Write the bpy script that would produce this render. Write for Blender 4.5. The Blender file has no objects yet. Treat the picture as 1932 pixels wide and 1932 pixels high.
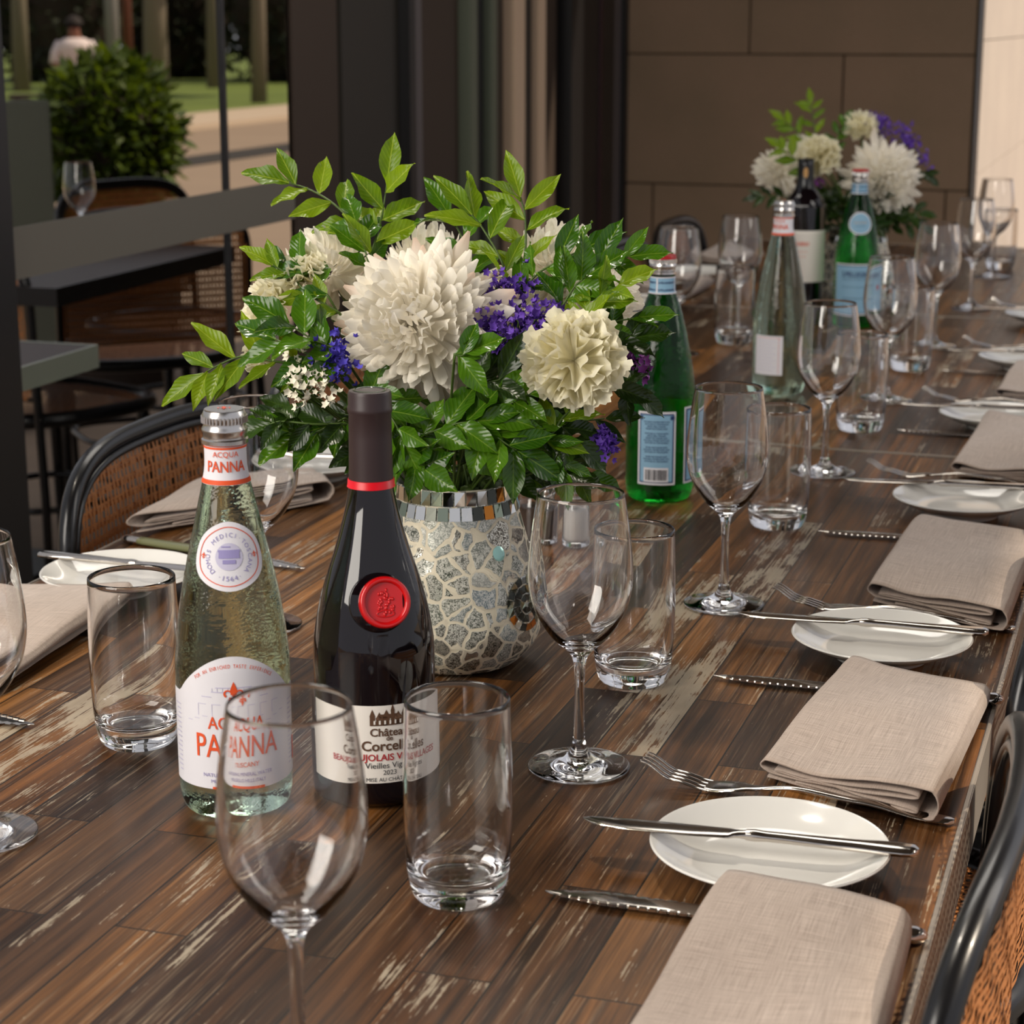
import bpy, bmesh, math, random
from mathutils import Vector, Matrix, noise
PI = math.pi
S = bpy.context.scene
C = S.collection
T = 0.75                                   # height of the table top
# ---------------------------------------------------------------- camera
F, HC = 3800.0, 0.52
PITCH = math.atan(926 / F)
YAW = math.radians(18.042)
cam = bpy.data.cameras.new('camera'); co = bpy.data.objects.new('camera', cam); C.objects.link(co)
co.location = (0, 0, T + HC); co.rotation_euler = (PI/2 - PITCH, 0, YAW)
cam.sensor_width = 36; cam.lens = F / 1932 * 36; cam.clip_start = .05; cam.clip_end = 200
cam.dof.use_dof = True; cam.dof.focus_distance = 1.5; cam.dof.aperture_fstop = 13
S.camera = co
# ---------------------------------------------------------------- world, sun, lights, exposure
S.view_settings.view_transform = 'Standard'; S.view_settings.look = 'None'
S.view_settings.gamma = 1; S.view_settings.use_curve_mapping = False
S.view_settings.exposure = 0.27
w = bpy.data.worlds.new('sky'); S.world = w; w.use_nodes = True
bg = w.node_tree.nodes['Background']; bg.inputs[0].default_value = (.92, .92, 1, 1); bg.inputs[1].default_value = .48
def light(name, kind, loc, aim, energy, col, size=None, size_y=None, angle=None):
    l = bpy.data.lights.new(name, kind); l.energy = energy; l.color = col
    if kind == 'AREA':
        l.shape = 'RECTANGLE'; l.size = size; l.size_y = size_y or size
    if angle is not None: l.angle = angle
    o = bpy.data.objects.new(name, l); C.objects.link(o); o.location = loc
    d = Vector(aim) - Vector(loc); o.rotation_euler = d.to_track_quat('-Z', 'Y').to_euler()
    return o
light('sun', 'SUN', (6, 6, 9), (6 - .80, 6 - .38, 9 - 1.0), 4.5, (1, .86, .68), angle=.02)
light('fill_front_left', 'AREA', (-1.45, -.35, 2.0), (-.5, 1.5, .95), 44, (1, .93, .84), 1.1, 1.6)  # added soft fill, standing in for daylight from the open front
light('fill_back', 'AREA', (-1.0, 3.4, 2.9), (-.5, 1.9, .8), 22, (1, .94, .86), 1.4, 1.4)  # added soft light from behind, hung overhead where there is no opening
light('fill_right', 'AREA', (1.3, 2.6, 2.0), (-.4, 2.2, .8), 9, (1, .93, .85), .6, 1.6)  # added soft fill, standing in for daylight from the open side
sp = light('added_spot', 'SPOT', (-.95, 1.95, 2.92), (-.60, 1.15, .80), 72, (1, .90, .76))  # added spot that brightens the near settings, no such lamp known
sp.data.spot_size = math.radians(48); sp.data.spot_blend = .9; sp.data.shadow_soft_size = .07
S.cycles.max_bounces = 20; S.cycles.transmission_bounces = 20; S.cycles.glossy_bounces = 8
S.cycles.diffuse_bounces = 4; S.cycles.transparent_max_bounces = 24
S.cycles.sample_clamp_indirect = 25; S.cycles.blur_glossy = 1.0

# ---------------------------------------------------------------- geometry of the view (photo pixel -> world point)
_c, _s = math.cos(YAW), math.sin(YAW)
def ray(px, py):
    x = (px - 966) / F; y = -(py - 966) / F
    a, b, c = x, math.cos(PITCH) + y * math.sin(PITCH), -math.sin(PITCH) + y * math.cos(PITCH)
    return Vector((_c*a - _s*b, _s*a + _c*b, c))
CAM = Vector((0, 0, T + HC))
def P(px, py, h=0.0):                      # on the plane h above the table top
    d = ray(px, py); return CAM + d * ((HC - h) / -d.z)
def PZ(px, py, Z): return CAM + ray(px, py) * Z
def PX(px, py, X): d = ray(px, py); return CAM + d * (X / d.x)
def PY(px, py, Y): d = ray(px, py); return CAM + d * (Y / d.y)
def facing(p):                             # rotation that turns local -Y to the camera
    return math.atan2(-p[1], -p[0]) + PI/2

# ---------------------------------------------------------------- materials
M = {}
def mat(name, col=(.5, .5, .5), rough=.5, metal=0, trans=0, ior=1.45, coat=0, emit=None, spec=.5, sheen=0):
    m = bpy.data.materials.new(name); m.use_nodes = True
    b = m.node_tree.nodes['Principled BSDF']
    b.inputs['Base Color'].default_value = (*col, 1); b.inputs['Roughness'].default_value = rough
    b.inputs['Metallic'].default_value = metal; b.inputs['Transmission Weight'].default_value = trans
    b.inputs['IOR'].default_value = ior; b.inputs['Coat Weight'].default_value = coat
    b.inputs['Specular IOR Level'].default_value = spec; b.inputs['Sheen Weight'].default_value = sheen
    M[name] = m
    return m
def srgb(r, g, b):
    f = lambda c: (c/255/12.92) if c/255 <= .04045 else ((c/255+.055)/1.055)**2.4
    return (f(r), f(g), f(b))
class NT:
    def __init__(s, m): s.t = m.node_tree; s.b = s.t.nodes['Principled BSDF']
    def n(s, typ, **k):
        x = s.t.nodes.new(typ)
        for a, v in k.items():
            if a.startswith('i_'): x.inputs[a[2:].replace('_', ' ')].default_value = v
            else: setattr(x, a, v)
        return x
    def l(s, a, b): s.t.links.new(a, b)
    def ramp(s, fac, stops, interp='LINEAR'):
        r = s.n('ShaderNodeValToRGB'); r.color_ramp.interpolation = interp
        e = r.color_ramp.elements
        while len(e) < len(stops): e.new(.5)
        for q, (p, c) in zip(e, stops): q.position = p; q.color = (*c, 1) if len(c) == 3 else c
        s.l(fac, r.inputs[0]); return r.outputs[0]
    def mix(s, fac, a, b, mode='MIX'):
        x = s.n('ShaderNodeMix', data_type='RGBA', blend_type=mode)
        for sock, v in ((x.inputs[0], fac), (x.inputs[6], a), (x.inputs[7], b)):
            if hasattr(v, 'is_output'): s.l(v, sock)
            elif isinstance(v, (int, float)): sock.default_value = v
            else: sock.default_value = (*v, 1)
        return x.outputs[2]
    def math(s, op, a, b=None, c=None):
        x = s.n('ShaderNodeMath', operation=op)
        for i, v in enumerate((a, b, c)):
            if v is None: continue
            if hasattr(v, 'is_output'): s.l(v, x.inputs[i])
            else: x.inputs[i].default_value = v
        return x.outputs[0]
    def coords(s, scale=(1, 1, 1), kind='Object'):
        t = s.n('ShaderNodeTexCoord'); m = s.n('ShaderNodeMapping'); m.inputs['Scale'].default_value = scale
        s.l(t.outputs[kind], m.inputs[0]); return m.outputs[0]
    def noise(s, vec, scale, detail=4, rough=.55):
        x = s.n('ShaderNodeTexNoise'); s.l(vec, x.inputs['Vector'])
        x.inputs['Scale'].default_value = scale; x.inputs['Detail'].default_value = detail; x.inputs['Roughness'].default_value = rough
        return x.outputs['Fac']
    def bump(s, h, strength=.3, dist=.002):
        x = s.n('ShaderNodeBump'); x.inputs['Strength'].default_value = strength; x.inputs['Distance'].default_value = dist
        s.l(h, x.inputs['Height']); s.l(x.outputs[0], s.b.inputs['Normal']); return x

def wood_material():
    m = mat('reclaimed_wood', rough=.4, coat=.08); k = NT(m)
    k.b.inputs['Coat Roughness'].default_value = .18; k.b.inputs['Specular IOR Level'].default_value = .22
    tc = k.n('ShaderNodeTexCoord'); uv = tc.outputs['UV']        # U runs along the planks, V across, in metres
    def brick(w_, h_, off, sq=1.0):
        b = k.n('ShaderNodeTexBrick'); b.offset = off; b.squash = sq
        for n_, v in (('Scale', 1), ('Mortar Size', .0007), ('Mortar Smooth', .1), ('Bias', 0), ('Brick Width', w_), ('Row Height', h_)): b.inputs[n_].default_value = v
        b.inputs['Color1'].default_value = (0, 0, 0, 1); b.inputs['Color2'].default_value = (1, 1, 1, 1); b.inputs['Mortar'].default_value = (.5, .5, .5, 1)
        k.l(uv, b.inputs['Vector']); return b
    b = brick(.37, .047, .37)
    rnd = k.n('ShaderNodeSeparateColor'); k.l(b.outputs['Color'], rnd.inputs[0]); rnd = rnd.outputs[0]
    def mp(sc, shift=None):
        x = k.n('ShaderNodeMapping'); x.inputs['Scale'].default_value = sc; k.l(uv, x.inputs[0])
        if shift is not None:
            cmb = k.n('ShaderNodeCombineXYZ'); k.l(k.math('MULTIPLY', rnd, shift), cmb.inputs[2]); k.l(cmb.outputs[0], x.inputs['Location'])
        return x.outputs[0]
    base = k.ramp(rnd, [(0, srgb(58, 40, 24)), (.12, srgb(62, 44, 28)), (.2, srgb(134, 98, 56)), (.3, srgb(66, 50, 36)), (.4, srgb(104, 72, 40)), (.5, srgb(150, 112, 66)), (.58, srgb(60, 46, 36)), (.68, srgb(122, 86, 46)), (.78, srgb(84, 66, 50)), (.88, srgb(140, 104, 62)), (1, srgb(92, 64, 38))])
    grain = k.noise(mp((2.2, 95, 1), 37), 1, 6, .72)
    fine = k.noise(mp((9, 520, 1), 11), 1, 4, .7)
    fig = k.noise(mp((1.6, 22, 1), 23), 1, 4, .6)
    gm = k.ramp(k.math('ADD', k.math('MULTIPLY', grain, .75), k.math('MULTIPLY', fine, .25)), [(.40, (0, 0, 0)), (.60, (1, 1, 1))])
    col = k.mix(gm, k.mix(1.0, base, (.26, .22, .19), 'MULTIPLY'), k.mix(1.0, base, (1.45, 1.24, 1.0), 'MULTIPLY'))
    col = k.mix(k.ramp(fig, [(.38, (0, 0, 0)), (.62, (1, 1, 1))]), k.mix(1.0, col, (.62, .58, .56), 'MULTIPLY'), k.mix(1.0, col, (1.2, 1.12, 1.0), 'MULTIPLY'))
    scr = k.ramp(fine, [(.54, (0, 0, 0)), (.62, (1, 1, 1))])
    zone = k.ramp(k.noise(mp((3, 9, 1), 51), 1, 4), [(.44, (0, 0, 0)), (.60, (1, 1, 1))])
    col = k.mix(k.math('MULTIPLY', k.math('MULTIPLY', scr, zone), .42), col, srgb(172, 150, 122))
    blot = k.noise(mp((2.2, 7, 1), 5), 1, 3)
    col = k.mix(k.math('MULTIPLY', k.ramp(blot, [(.45, (0, 0, 0)), (.75, (1, 1, 1))]), .45), col, srgb(46, 34, 28))
    # remains of old paint, only on some planks
    pl = k.noise(mp((5, 17, 1), 63), 1, 7, .68)
    edge = k.noise(mp((22, 90, 1)), 1, 5, .7)
    some = k.ramp(rnd, [(0, (.0,)*3), (.14, (.03,)*3), (.20, (.0,)*3), (.42, (.0,)*3), (.47, (.09,)*3), (.53, (.09,)*3), (.58, (0,)*3), (.80, (.0,)*3), (.88, (.10,)*3), (1, (.13,)*3)], 'LINEAR')
    pf = k.math('ADD', pl, some)
    pf = k.math('ADD', pf, k.math('MULTIPLY', k.math('SUBTRACT', edge, .5), .45))
    pf = k.math('ADD', pf, k.math('MULTIPLY', k.math('SUBTRACT', fine, .5), .55))
    pf = k.math('SUBTRACT', pf, k.math('MULTIPLY', k.math('SUBTRACT', 1, gm), .05))
    pm = k.ramp(pf, [(.625, (0, 0, 0)), (.65, (1, 1, 1))])
    chips = k.noise(mp((60, 240, 1)), 1, 3, .7)
    cm = k.ramp(k.math('ADD', chips, k.math('MULTIPLY', pf, .35)), [(.86, (0, 0, 0)), (.90, (1, 1, 1))])
    pcol = k.mix(k.noise(mp((9, 40, 1)), 1, 4), srgb(120, 106, 88), srgb(205, 192, 168))
    col = k.mix(k.math('MULTIPLY', k.math('MAXIMUM', pm, k.math('MULTIPLY', cm, .7)), .8), col, pcol)
    col = k.mix(b.outputs['Fac'], col, srgb(24, 17, 12))
    k.l(col, k.b.inputs['Base Color'])
    k.l(k.math('MULTIPLY_ADD', grain, .3, .22), k.b.inputs['Roughness'])
    hgt = k.math('SUBTRACT', k.math('MULTIPLY', grain, .5), k.math('MULTIPLY', b.outputs['Fac'], 1.2))
    hgt = k.math('ADD', hgt, k.math('MULTIPLY', pm, .35))
    k.bump(hgt, .35, .0008)
def stone_material(name, c1, c2):
    m = mat(name, rough=.85); k = NT(m); v = k.coords()
    n1 = k.noise(v, 3.2, 6, .6); n2 = k.noise(v, 60, 4, .6)
    col = k.mix(k.ramp(n1, [(.35, (0, 0, 0)), (.65, (1, 1, 1))]), c1, c2)
    col = k.mix(k.math('MULTIPLY', n2, .35), col, tuple(x*.6 for x in c1)); k.l(col, k.b.inputs['Base Color'])
    k.bump(k.math('ADD', n1, n2), .25, .004)
def linen_material():
    m = mat('linen', rough=.9, sheen=.25); k = NT(m)
    tc = k.n('ShaderNodeTexCoord'); uv = tc.outputs['UV']
    def mp(sc):
        x = k.n('ShaderNodeMapping'); x.inputs['Scale'].default_value = sc; k.l(uv, x.inputs[0]); return x.outputs[0]
    a = k.noise(mp((1300, 30, 1)), 1, 2); b = k.noise(mp((30, 1300, 1)), 1, 2)
    sl = k.noise(mp((420, 6, 1)), 1, 2); sl2 = k.noise(mp((6, 420, 1)), 1, 2)
    h = k.math('ADD', a, b)
    col = k.mix(k.ramp(k.math('MULTIPLY', h, .5), [(.38, (0, 0, 0)), (.62, (1, 1, 1))]), srgb(160, 142, 128), srgb(200, 182, 168))
    col = k.mix(k.math('MULTIPLY', k.ramp(k.math('MAXIMUM', sl, sl2), [(.66, (0, 0, 0)), (.74, (1, 1, 1))]), .45), col, srgb(220, 206, 190))
    k.l(col, k.b.inputs['Base Color']); k.bump(h, .5, .0006)
def petal_material(name, c_in, c_out, tip, tr=.35):
    m = mat(name, rough=.55); k = NT(m)
    at = k.n('ShaderNodeAttribute', attribute_name='tint'); sep = k.n('ShaderNodeSeparateColor'); k.l(at.outputs['Color'], sep.inputs[0])
    col = k.mix(sep.outputs[0], c_in, c_out); col = k.mix(sep.outputs[1], col, tip)
    k.l(col, k.b.inputs['Base Color'])
    tl = k.n('ShaderNodeBsdfTranslucent'); k.l(col, tl.inputs[0]); mx = k.n('ShaderNodeMixShader'); mx.inputs[0].default_value = tr
    out = k.t.nodes['Material Output']; k.l(k.b.outputs[0], mx.inputs[1]); k.l(tl.outputs[0], mx.inputs[2]); k.l(mx.outputs[0], out.inputs[0])
def leaf_material(name, c1, c2, vein, rough=.28, tr=.3, trc=None):
    m = mat(name, rough=rough, spec=.5); k = NT(m)
    at = k.n('ShaderNodeAttribute', attribute_name='tint'); sep = k.n('ShaderNodeSeparateColor'); k.l(at.outputs['Color'], sep.inputs[0])
    uvn = k.n('ShaderNodeTexCoord'); su = k.n('ShaderNodeSeparateXYZ'); k.l(uvn.outputs['UV'], su.inputs[0])
    col = k.mix(sep.outputs[0], c1, c2)
    mid = k.math('ABSOLUTE', su.outputs[0])
    vm = k.math('LESS_THAN', mid, .045)
    w1 = k.math('SINE', k.math('MULTIPLY', k.math('SUBTRACT', su.outputs[1], k.math('MULTIPLY', mid, .28)), 55))
    col = k.mix(k.math('MULTIPLY', k.math('GREATER_THAN', w1, .93), .22), col, vein)
    col = k.mix(k.math('MULTIPLY', vm, .65), col, vein)
    k.l(col, k.b.inputs['Base Color']); k.bump(w1, .12, .001)
    tl = k.n('ShaderNodeBsdfTranslucent'); k.l(k.mix(1.0, col, trc or (1.6, 1.5, .5), 'MULTIPLY'), tl.inputs[0])
    mx = k.n('ShaderNodeMixShader'); mx.inputs[0].default_value = tr
    out = k.t.nodes['Material Output']; k.l(k.b.outputs[0], mx.inputs[1]); k.l(tl.outputs[0], mx.inputs[2]); k.l(mx.outputs[0], out.inputs[0])
def mosaic_material():
    m = mat('mosaic', rough=.25); k = NT(m); v = k.coords((1, 1, 1))
    wob = k.n('ShaderNodeTexNoise'); k.l(v, wob.inputs['Vector']); wob.inputs['Scale'].default_value = 55
    vv = k.mix(.013, v, wob.outputs['Color'], 'ADD')
    vo = k.n('ShaderNodeTexVoronoi', feature='F1'); k.l(vv, vo.inputs['Vector']); vo.inputs['Scale'].default_value = 60
    ve = k.n('ShaderNodeTexVoronoi', feature='DISTANCE_TO_EDGE'); k.l(vv, ve.inputs['Vector']); ve.inputs['Scale'].default_value = 60
    tile = k.ramp(ve.outputs['Distance'], [(.070, (0, 0, 0)), (.080, (1, 1, 1))])
    sc = k.n('ShaderNodeSeparateColor'); k.l(vo.outputs['Color'], sc.inputs[0])
    sp = k.noise(v, 900, 3, .8); sp2 = k.noise(v, 260, 3, .7)
    speck = k.ramp(k.math('ADD', k.math('MULTIPLY', sp, .7), k.math('MULTIPLY', sp2, .35)), [(.48, (0, 0, 0)), (.56, (1, 1, 1))])
    tc = k.ramp(sc.outputs[0], [(0, srgb(60, 66, 60)), (.3, srgb(112, 120, 108)), (.5, srgb(70, 62, 52)), (.75, srgb(140, 146, 140)), (.93, srgb(120, 140, 150)), (1, srgb(190, 190, 180))])
    tc = k.mix(1.0, tc, (.8, .8, .76), 'MULTIPLY'); tc = k.mix(k.math('MULTIPLY', speck, .8), tc, srgb(222, 220, 208))
    col = k.mix(tile, srgb(222, 212, 188), tc); k.l(col, k.b.inputs['Base Color'])
    k.l(k.math('MULTIPLY', tile, k.math('MULTIPLY', sc.outputs[1], .85)), k.b.inputs['Metallic'])
    k.l(k.math('MULTIPLY_ADD', tile, -.5, .7), k.b.inputs['Roughness'])
    geo = k.n('ShaderNodeNewGeometry')
    tilt = k.n('ShaderNodeVectorMath', operation='MULTIPLY_ADD')
    ctr = k.n('ShaderNodeVectorMath', operation='SUBTRACT'); k.l(vo.outputs['Color'], ctr.inputs[0]); ctr.inputs[1].default_value = (.5, .5, .5)
    k.l(ctr.outputs[0], tilt.inputs[0]); tilt.inputs[1].default_value = (.35, .35, .35); k.l(geo.outputs['Normal'], tilt.inputs[2])
    nm = k.n('ShaderNodeVectorMath', operation='NORMALIZE'); k.l(tilt.outputs[0], nm.inputs[0])
    b = k.bump(k.math('MULTIPLY_ADD', speck, -.15, tile), .5, .0008); k.l(nm.outputs[0], b.inputs['Normal'])
wood_material(); linen_material(); mosaic_material()
stone_material('stone_shade', srgb(150, 124, 100), srgb(138, 116, 92))  # shaded copy of the wall stone, shade put into its darker colour
stone_material('stone_sunlit', srgb(188, 176, 166), srgb(198, 186, 174))  # sunlit copy of the same stone, sunlight put into its lighter colour
mat('mortar', srgb(88, 72, 54), .95)
mat('band_steel', srgb(168, 158, 146), .35, .6)
mat('clear_glass', (1, 1, 1), .0, 0, 1, 1.5)
mat('black_wood', (.006, .006, .007), .28, coat=.15)
mat('cane', srgb(176, 114, 64), .55)
mat('cane_sunlit', srgb(196, 128, 62), .55)  # sunlit copy of the cane, sunlight put into its colour, unused
mat('porcelain', srgb(232, 230, 224), .12, coat=.6)
mat('cutlery_steel', srgb(205, 198, 190), .12, 1)
mat('resin_handle', srgb(120, 122, 84), .25, coat=.4)
mat('silver_cap', srgb(205, 202, 198), .25, 1)
mat('cap_red', srgb(170, 20, 22), .4)
mat('cap_orange', srgb(214, 78, 40), .45)
mat('label_paper', srgb(226, 224, 228), .6)
mat('label_cream', srgb(236, 230, 220), .6)
mat('orange_ink', srgb(226, 84, 36), .6)
mat('violet_ink', srgb(150, 142, 190), .6)
mat('pale_violet_ink', srgb(196, 192, 214), .6)
mat('brown_ink', srgb(92, 64, 44), .6)
mat('red_ink', srgb(176, 34, 40), .6)
mat('black_ink', srgb(40, 40, 44), .6)
mat('label_blue', srgb(136, 178, 204), .55)
mat('navy_ink', srgb(34, 56, 104), .55)
mat('gold_ink', srgb(196, 150, 90), .4)
mat('wax_red', srgb(200, 14, 18), .22, coat=.4)
mat('capsule', srgb(52, 38, 38), .42)
mat('capsule_red', srgb(214, 10, 30), .35)
mat('wine_glass_dark', (.004, .002, .003), .04, coat=.3)
mat('salt', srgb(236, 230, 222), .8)
mat('pepper', srgb(74, 56, 42), .8)
mat('stem_green', srgb(70, 92, 34), .5)
mat('stem_brown', srgb(96, 78, 44), .5)
mat('mirror', srgb(225, 225, 220), .04, 1)
mat('mirror_green', srgb(150, 160, 140), .06, 1)
mat('mirror_dark', srgb(70, 72, 66), .2, .8)
mat('mirror_amber', srgb(190, 120, 50), .1, .9)
mat('opal', srgb(150, 200, 190), .15, .3, coat=1)
mat('purple_petal', srgb(96, 58, 164), .6); mat('violet_petal', srgb(76, 64, 176), .6)
mat('magenta_petal', srgb(132, 56, 140), .6); mat('white_petal', srgb(232, 226, 204), .6)
petal_material('mum_petal', srgb(252, 249, 240), srgb(246, 236, 214), srgb(206, 160, 130), .35)
petal_material('carnation_petal', srgb(244, 238, 208), srgb(240, 234, 200), srgb(248, 244, 226), .35)
leaf_material('young_leaf', srgb(88, 124, 12), srgb(126, 154, 20), srgb(170, 190, 70), .35, .42)
leaf_material('glossy_leaf', srgb(44, 84, 12), srgb(76, 118, 20), srgb(120, 150, 50), .2, .22)
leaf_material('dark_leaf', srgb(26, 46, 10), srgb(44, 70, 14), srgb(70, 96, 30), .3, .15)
def glass_mat(name, col, ior, rough=0.0, dew=0.0):
    m = mat(name, col, rough, 0, 1, ior); k = NT(m)
    if dew:
        v = k.coords(); vo = k.n('ShaderNodeTexVoronoi', feature='F1'); k.l(v, vo.inputs['Vector']); vo.inputs['Scale'].default_value = 420
        n = k.noise(v, 70, 3)
        drop = k.math('MULTIPLY', k.math('SUBTRACT', 1, k.math('MULTIPLY', vo.outputs['Distance'], 1.2)), k.ramp(n, [(.45, (0, 0, 0)), (.6, (1, 1, 1))]))
        k.bump(drop, dew, .0012)
glass_mat('pale_green_glass', srgb(208, 238, 216), 1.36, .0, .22)
glass_mat('green_tint', srgb(150, 205, 165), 1.40, .04)
glass_mat('emerald_glass', srgb(20, 150, 40), 1.34, .04, .3)
glass_mat('window_glass', (.76, .76, .74), 1.0)
mat('frost_band', srgb(108, 103, 92), .6)
mat('black_metal', srgb(20, 19, 20), .4)
mat('dark_panel', srgb(50, 38, 28), .6)
mat('darker_panel', srgb(34, 29, 20), .6)
mat('brown_panel', srgb(56, 42, 30), .7)
mat('green_edge', srgb(96, 102, 86), .4)
mat('tan_strip', srgb(205, 178, 150), .5)
mat('grey_strip', srgb(84, 78, 78), .5)
mat('red_strip', srgb(46, 14, 20), .5)
def paving():
    m = mat('paving', rough=.8); k = NT(m); v = k.coords()
    n = k.noise(k.coords((.25, 4, 1)), 1.5, 5); col = k.mix(n, srgb(118, 100, 84), srgb(150, 128, 106)); k.l(col, k.b.inputs['Base Color'])
paving()
mat('floor_dark', srgb(60, 54, 50), .6)
def lawn():
    m = mat('grass', rough=.9); k = NT(m); n = k.noise(k.coords(), 4, 6); k.l(k.mix(n, srgb(70, 84, 28), srgb(110, 124, 44)), k.b.inputs['Base Color'])
lawn()
mat('kerb_stone', srgb(176, 156, 134), .8); mat('ground_shadow', srgb(40, 34, 28), .9)
mat('planter_clay', srgb(46, 36, 30), .8); mat('screen_board', srgb(118, 122, 108), .5)
mat('dark_wood', srgb(48, 30, 22), .5); mat('glass_edge', srgb(142, 148, 136), .3)
mat('skin', srgb(120, 74, 56), .6); mat('shirt', srgb(206, 190, 186), .8); mat('hair', srgb(34, 24, 20), .8)
mat('bark', srgb(120, 108, 92), .9); mat('bark_dark', srgb(50, 38, 30), .9)
mat('shade_roof_paint', srgb(66, 56, 48), .9)
mat('white_post', srgb(120, 116, 112), .6); mat('red_post', srgb(90, 44, 26), .6)
leaf_material('bush_leaf', srgb(40, 56, 16), srgb(86, 104, 26), srgb(90, 110, 40), .5, .3)
leaf_material('tree_leaf', srgb(22, 28, 12), srgb(40, 46, 18), srgb(40, 50, 20), .8, .1)

# ---------------------------------------------------------------- object helpers
def obj(name, bm, m, parent=None, smooth=True, sharp=None):
    me = bpy.data.meshes.new(name); bm.to_mesh(me); bm.free()
    for x in (m if isinstance(m, (list, tuple)) else [m]): me.materials.append(M[x])
    if smooth:
        me.polygons.foreach_set('use_smooth', [True] * len(me.polygons))
        if sharp is not None: me.set_sharp_from_angle(angle=math.radians(sharp))
    o = bpy.data.objects.new(name, me); C.objects.link(o)
    if parent: o.parent = parent
    return o
def tag(o, label, cat, group=None):
    o['label'] = label; o['category'] = cat
    if group: o['group'] = group
    return o
def thing(name, label, cat, loc=(0, 0, 0), rotz=0, group=None):
    o = bpy.data.objects.new(name, None); C.objects.link(o); o.location = loc; o.rotation_euler = (0, 0, rotz); o.empty_display_size = .05
    return tag(o, label, cat, group)
def struct(name, bm, m, smooth=False):
    o = obj(name, bm, m, None, smooth); o['kind'] = 'structure'; return o
def dup(root, loc, rotz, label, group=None):
    r = root.copy(); C.objects.link(r); r.location = loc; r.rotation_euler = (0, 0, rotz); r['label'] = label
    if group: r['group'] = group
    for ch in list(root.children):
        c = ch.copy(); C.objects.link(c); c.parent = r
        for g in list(ch.children):
            d = g.copy(); C.objects.link(d); d.parent = c
    return r
def lay(bm): return bm.loops.layers.uv.verify()
def tint_layer(bm): return bm.loops.layers.float_color.get('tint') or bm.loops.layers.float_color.new('tint')
def box(bm, x0, x1, y0, y1, z0, z1, mi=0, bev=0):
    vs = [bm.verts.new((x, y, z)) for x in (x0, x1) for y in (y0, y1) for z in (z0, z1)]
    fs = [(0, 1, 3, 2), (4, 6, 7, 5), (0, 4, 5, 1), (2, 3, 7, 6), (0, 2, 6, 4), (1, 5, 7, 3)]
    fs = [bm.faces.new([vs[i] for i in f]) for f in fs]
    for f in fs: f.material_index = mi
    if bev:
        es = list({e for f in fs for e in f.edges})
        bmesh.ops.bevel(bm, geom=es, offset=bev, segments=2, affect='EDGES')
    return bm
def smooth_profile(p, n=6):
    out = []
    for i in range(len(p) - 1):
        p0 = p[max(i-1, 0)]; p1 = p[i]; p2 = p[i+1]; p3 = p[min(i+2, len(p)-1)]
        if len(p1) > 2: p0 = p1                     # a third value marks a sharp corner
        if len(p2) > 2: p3 = p2
        for k in range(n):
            t = k / n; q = []
            for a in range(2):
                q.append(.5*((2*p1[a]) + (-p0[a]+p2[a])*t + (2*p0[a]-5*p1[a]+4*p2[a]-p3[a])*t*t + (-p0[a]+3*p1[a]-3*p2[a]+p3[a])*t**3))
            out.append((max(q[0], 0), q[1]))
    out.append(tuple(p[-1][:2])); return out
def lathe(bm, prof, seg=64, mi=0, z0=0, wob=None):
    rings = []
    for r, z in prof:
        if r < 1e-6: rings.append([bm.verts.new((0, 0, z + z0))])
        else: rings.append([bm.verts.new((r*math.cos(2*PI*k/seg), r*math.sin(2*PI*k/seg), z + z0)) for k in range(seg)])
    for a, b in zip(rings, rings[1:]):
        for k in range(seg):
            j = (k+1) % seg
            if len(a) == 1 and len(b) == 1: continue
            if len(a) == 1: f = (a[0], b[j], b[k])
            elif len(b) == 1: f = (a[k], a[j], b[0])
            else: f = (a[k], a[j], b[j], b[k])
            bm.faces.new(f).material_index = mi
    return bm
def fix(bm): bmesh.ops.recalc_face_normals(bm, faces=bm.faces); return bm
def frames(pts, up=None):
    n = len(pts); out = []; prev = None
    for i in range(n):
        t = (pts[min(i+1, n-1)] - pts[max(i-1, 0)])
        t = t.normalized() if t.length > 1e-9 else Vector((0, 0, 1))
        if prev is None:
            u = up or (Vector((0, 0, 1)) if abs(t.z) < .9 else Vector((1, 0, 0)))
            a = (u - t*u.dot(t)).normalized()
        else: a = (prev - t*prev.dot(t)).normalized()
        prev = a; out.append((t, a, t.cross(a)))
    return out
def tube(bm, pts, r, seg=10, mi=0, closed=False, cap=True):
    pts = [Vector(p) for p in pts]; fr = frames(pts); rings = []
    for i, p in enumerate(pts):
        rr = r[i] if isinstance(r, (list, tuple)) else r
        if closed and i in (0, len(pts)-1):
            t = (pts[1] - pts[-2]).normalized(); a = (fr[0][1] - t*fr[0][1].dot(t)).normalized(); fb = (t, a, t.cross(a))
        else: fb = fr[i]
        rings.append([bm.verts.new(p + fb[1]*rr*math.cos(2*PI*k/seg) + fb[2]*rr*math.sin(2*PI*k/seg)) for k in range(seg)])
    for a, b in zip(rings, rings[1:]):
        for k in range(seg):
            j = (k+1) % seg; bm.faces.new((a[k], a[j], b[j], b[k])).material_index = mi
    if cap and not closed:
        bm.faces.new(list(reversed(rings[0]))).material_index = mi; bm.faces.new(rings[-1]).material_index = mi
    return bm
def catmull(pts, n=8):
    pts = [Vector(p) for p in pts]; out = []
    for i in range(len(pts)-1):
        p0, p1, p2, p3 = pts[max(i-1, 0)], pts[i], pts[i+1], pts[min(i+2, len(pts)-1)]
        for k in range(n):
            t = k/n
            out.append(.5*((2*p1) + (p2-p0)*t + (2*p0-5*p1+4*p2-p3)*t*t + (3*p1-p0-3*p2+p3)*t**3))
    out.append(pts[-1]); return out
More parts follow.
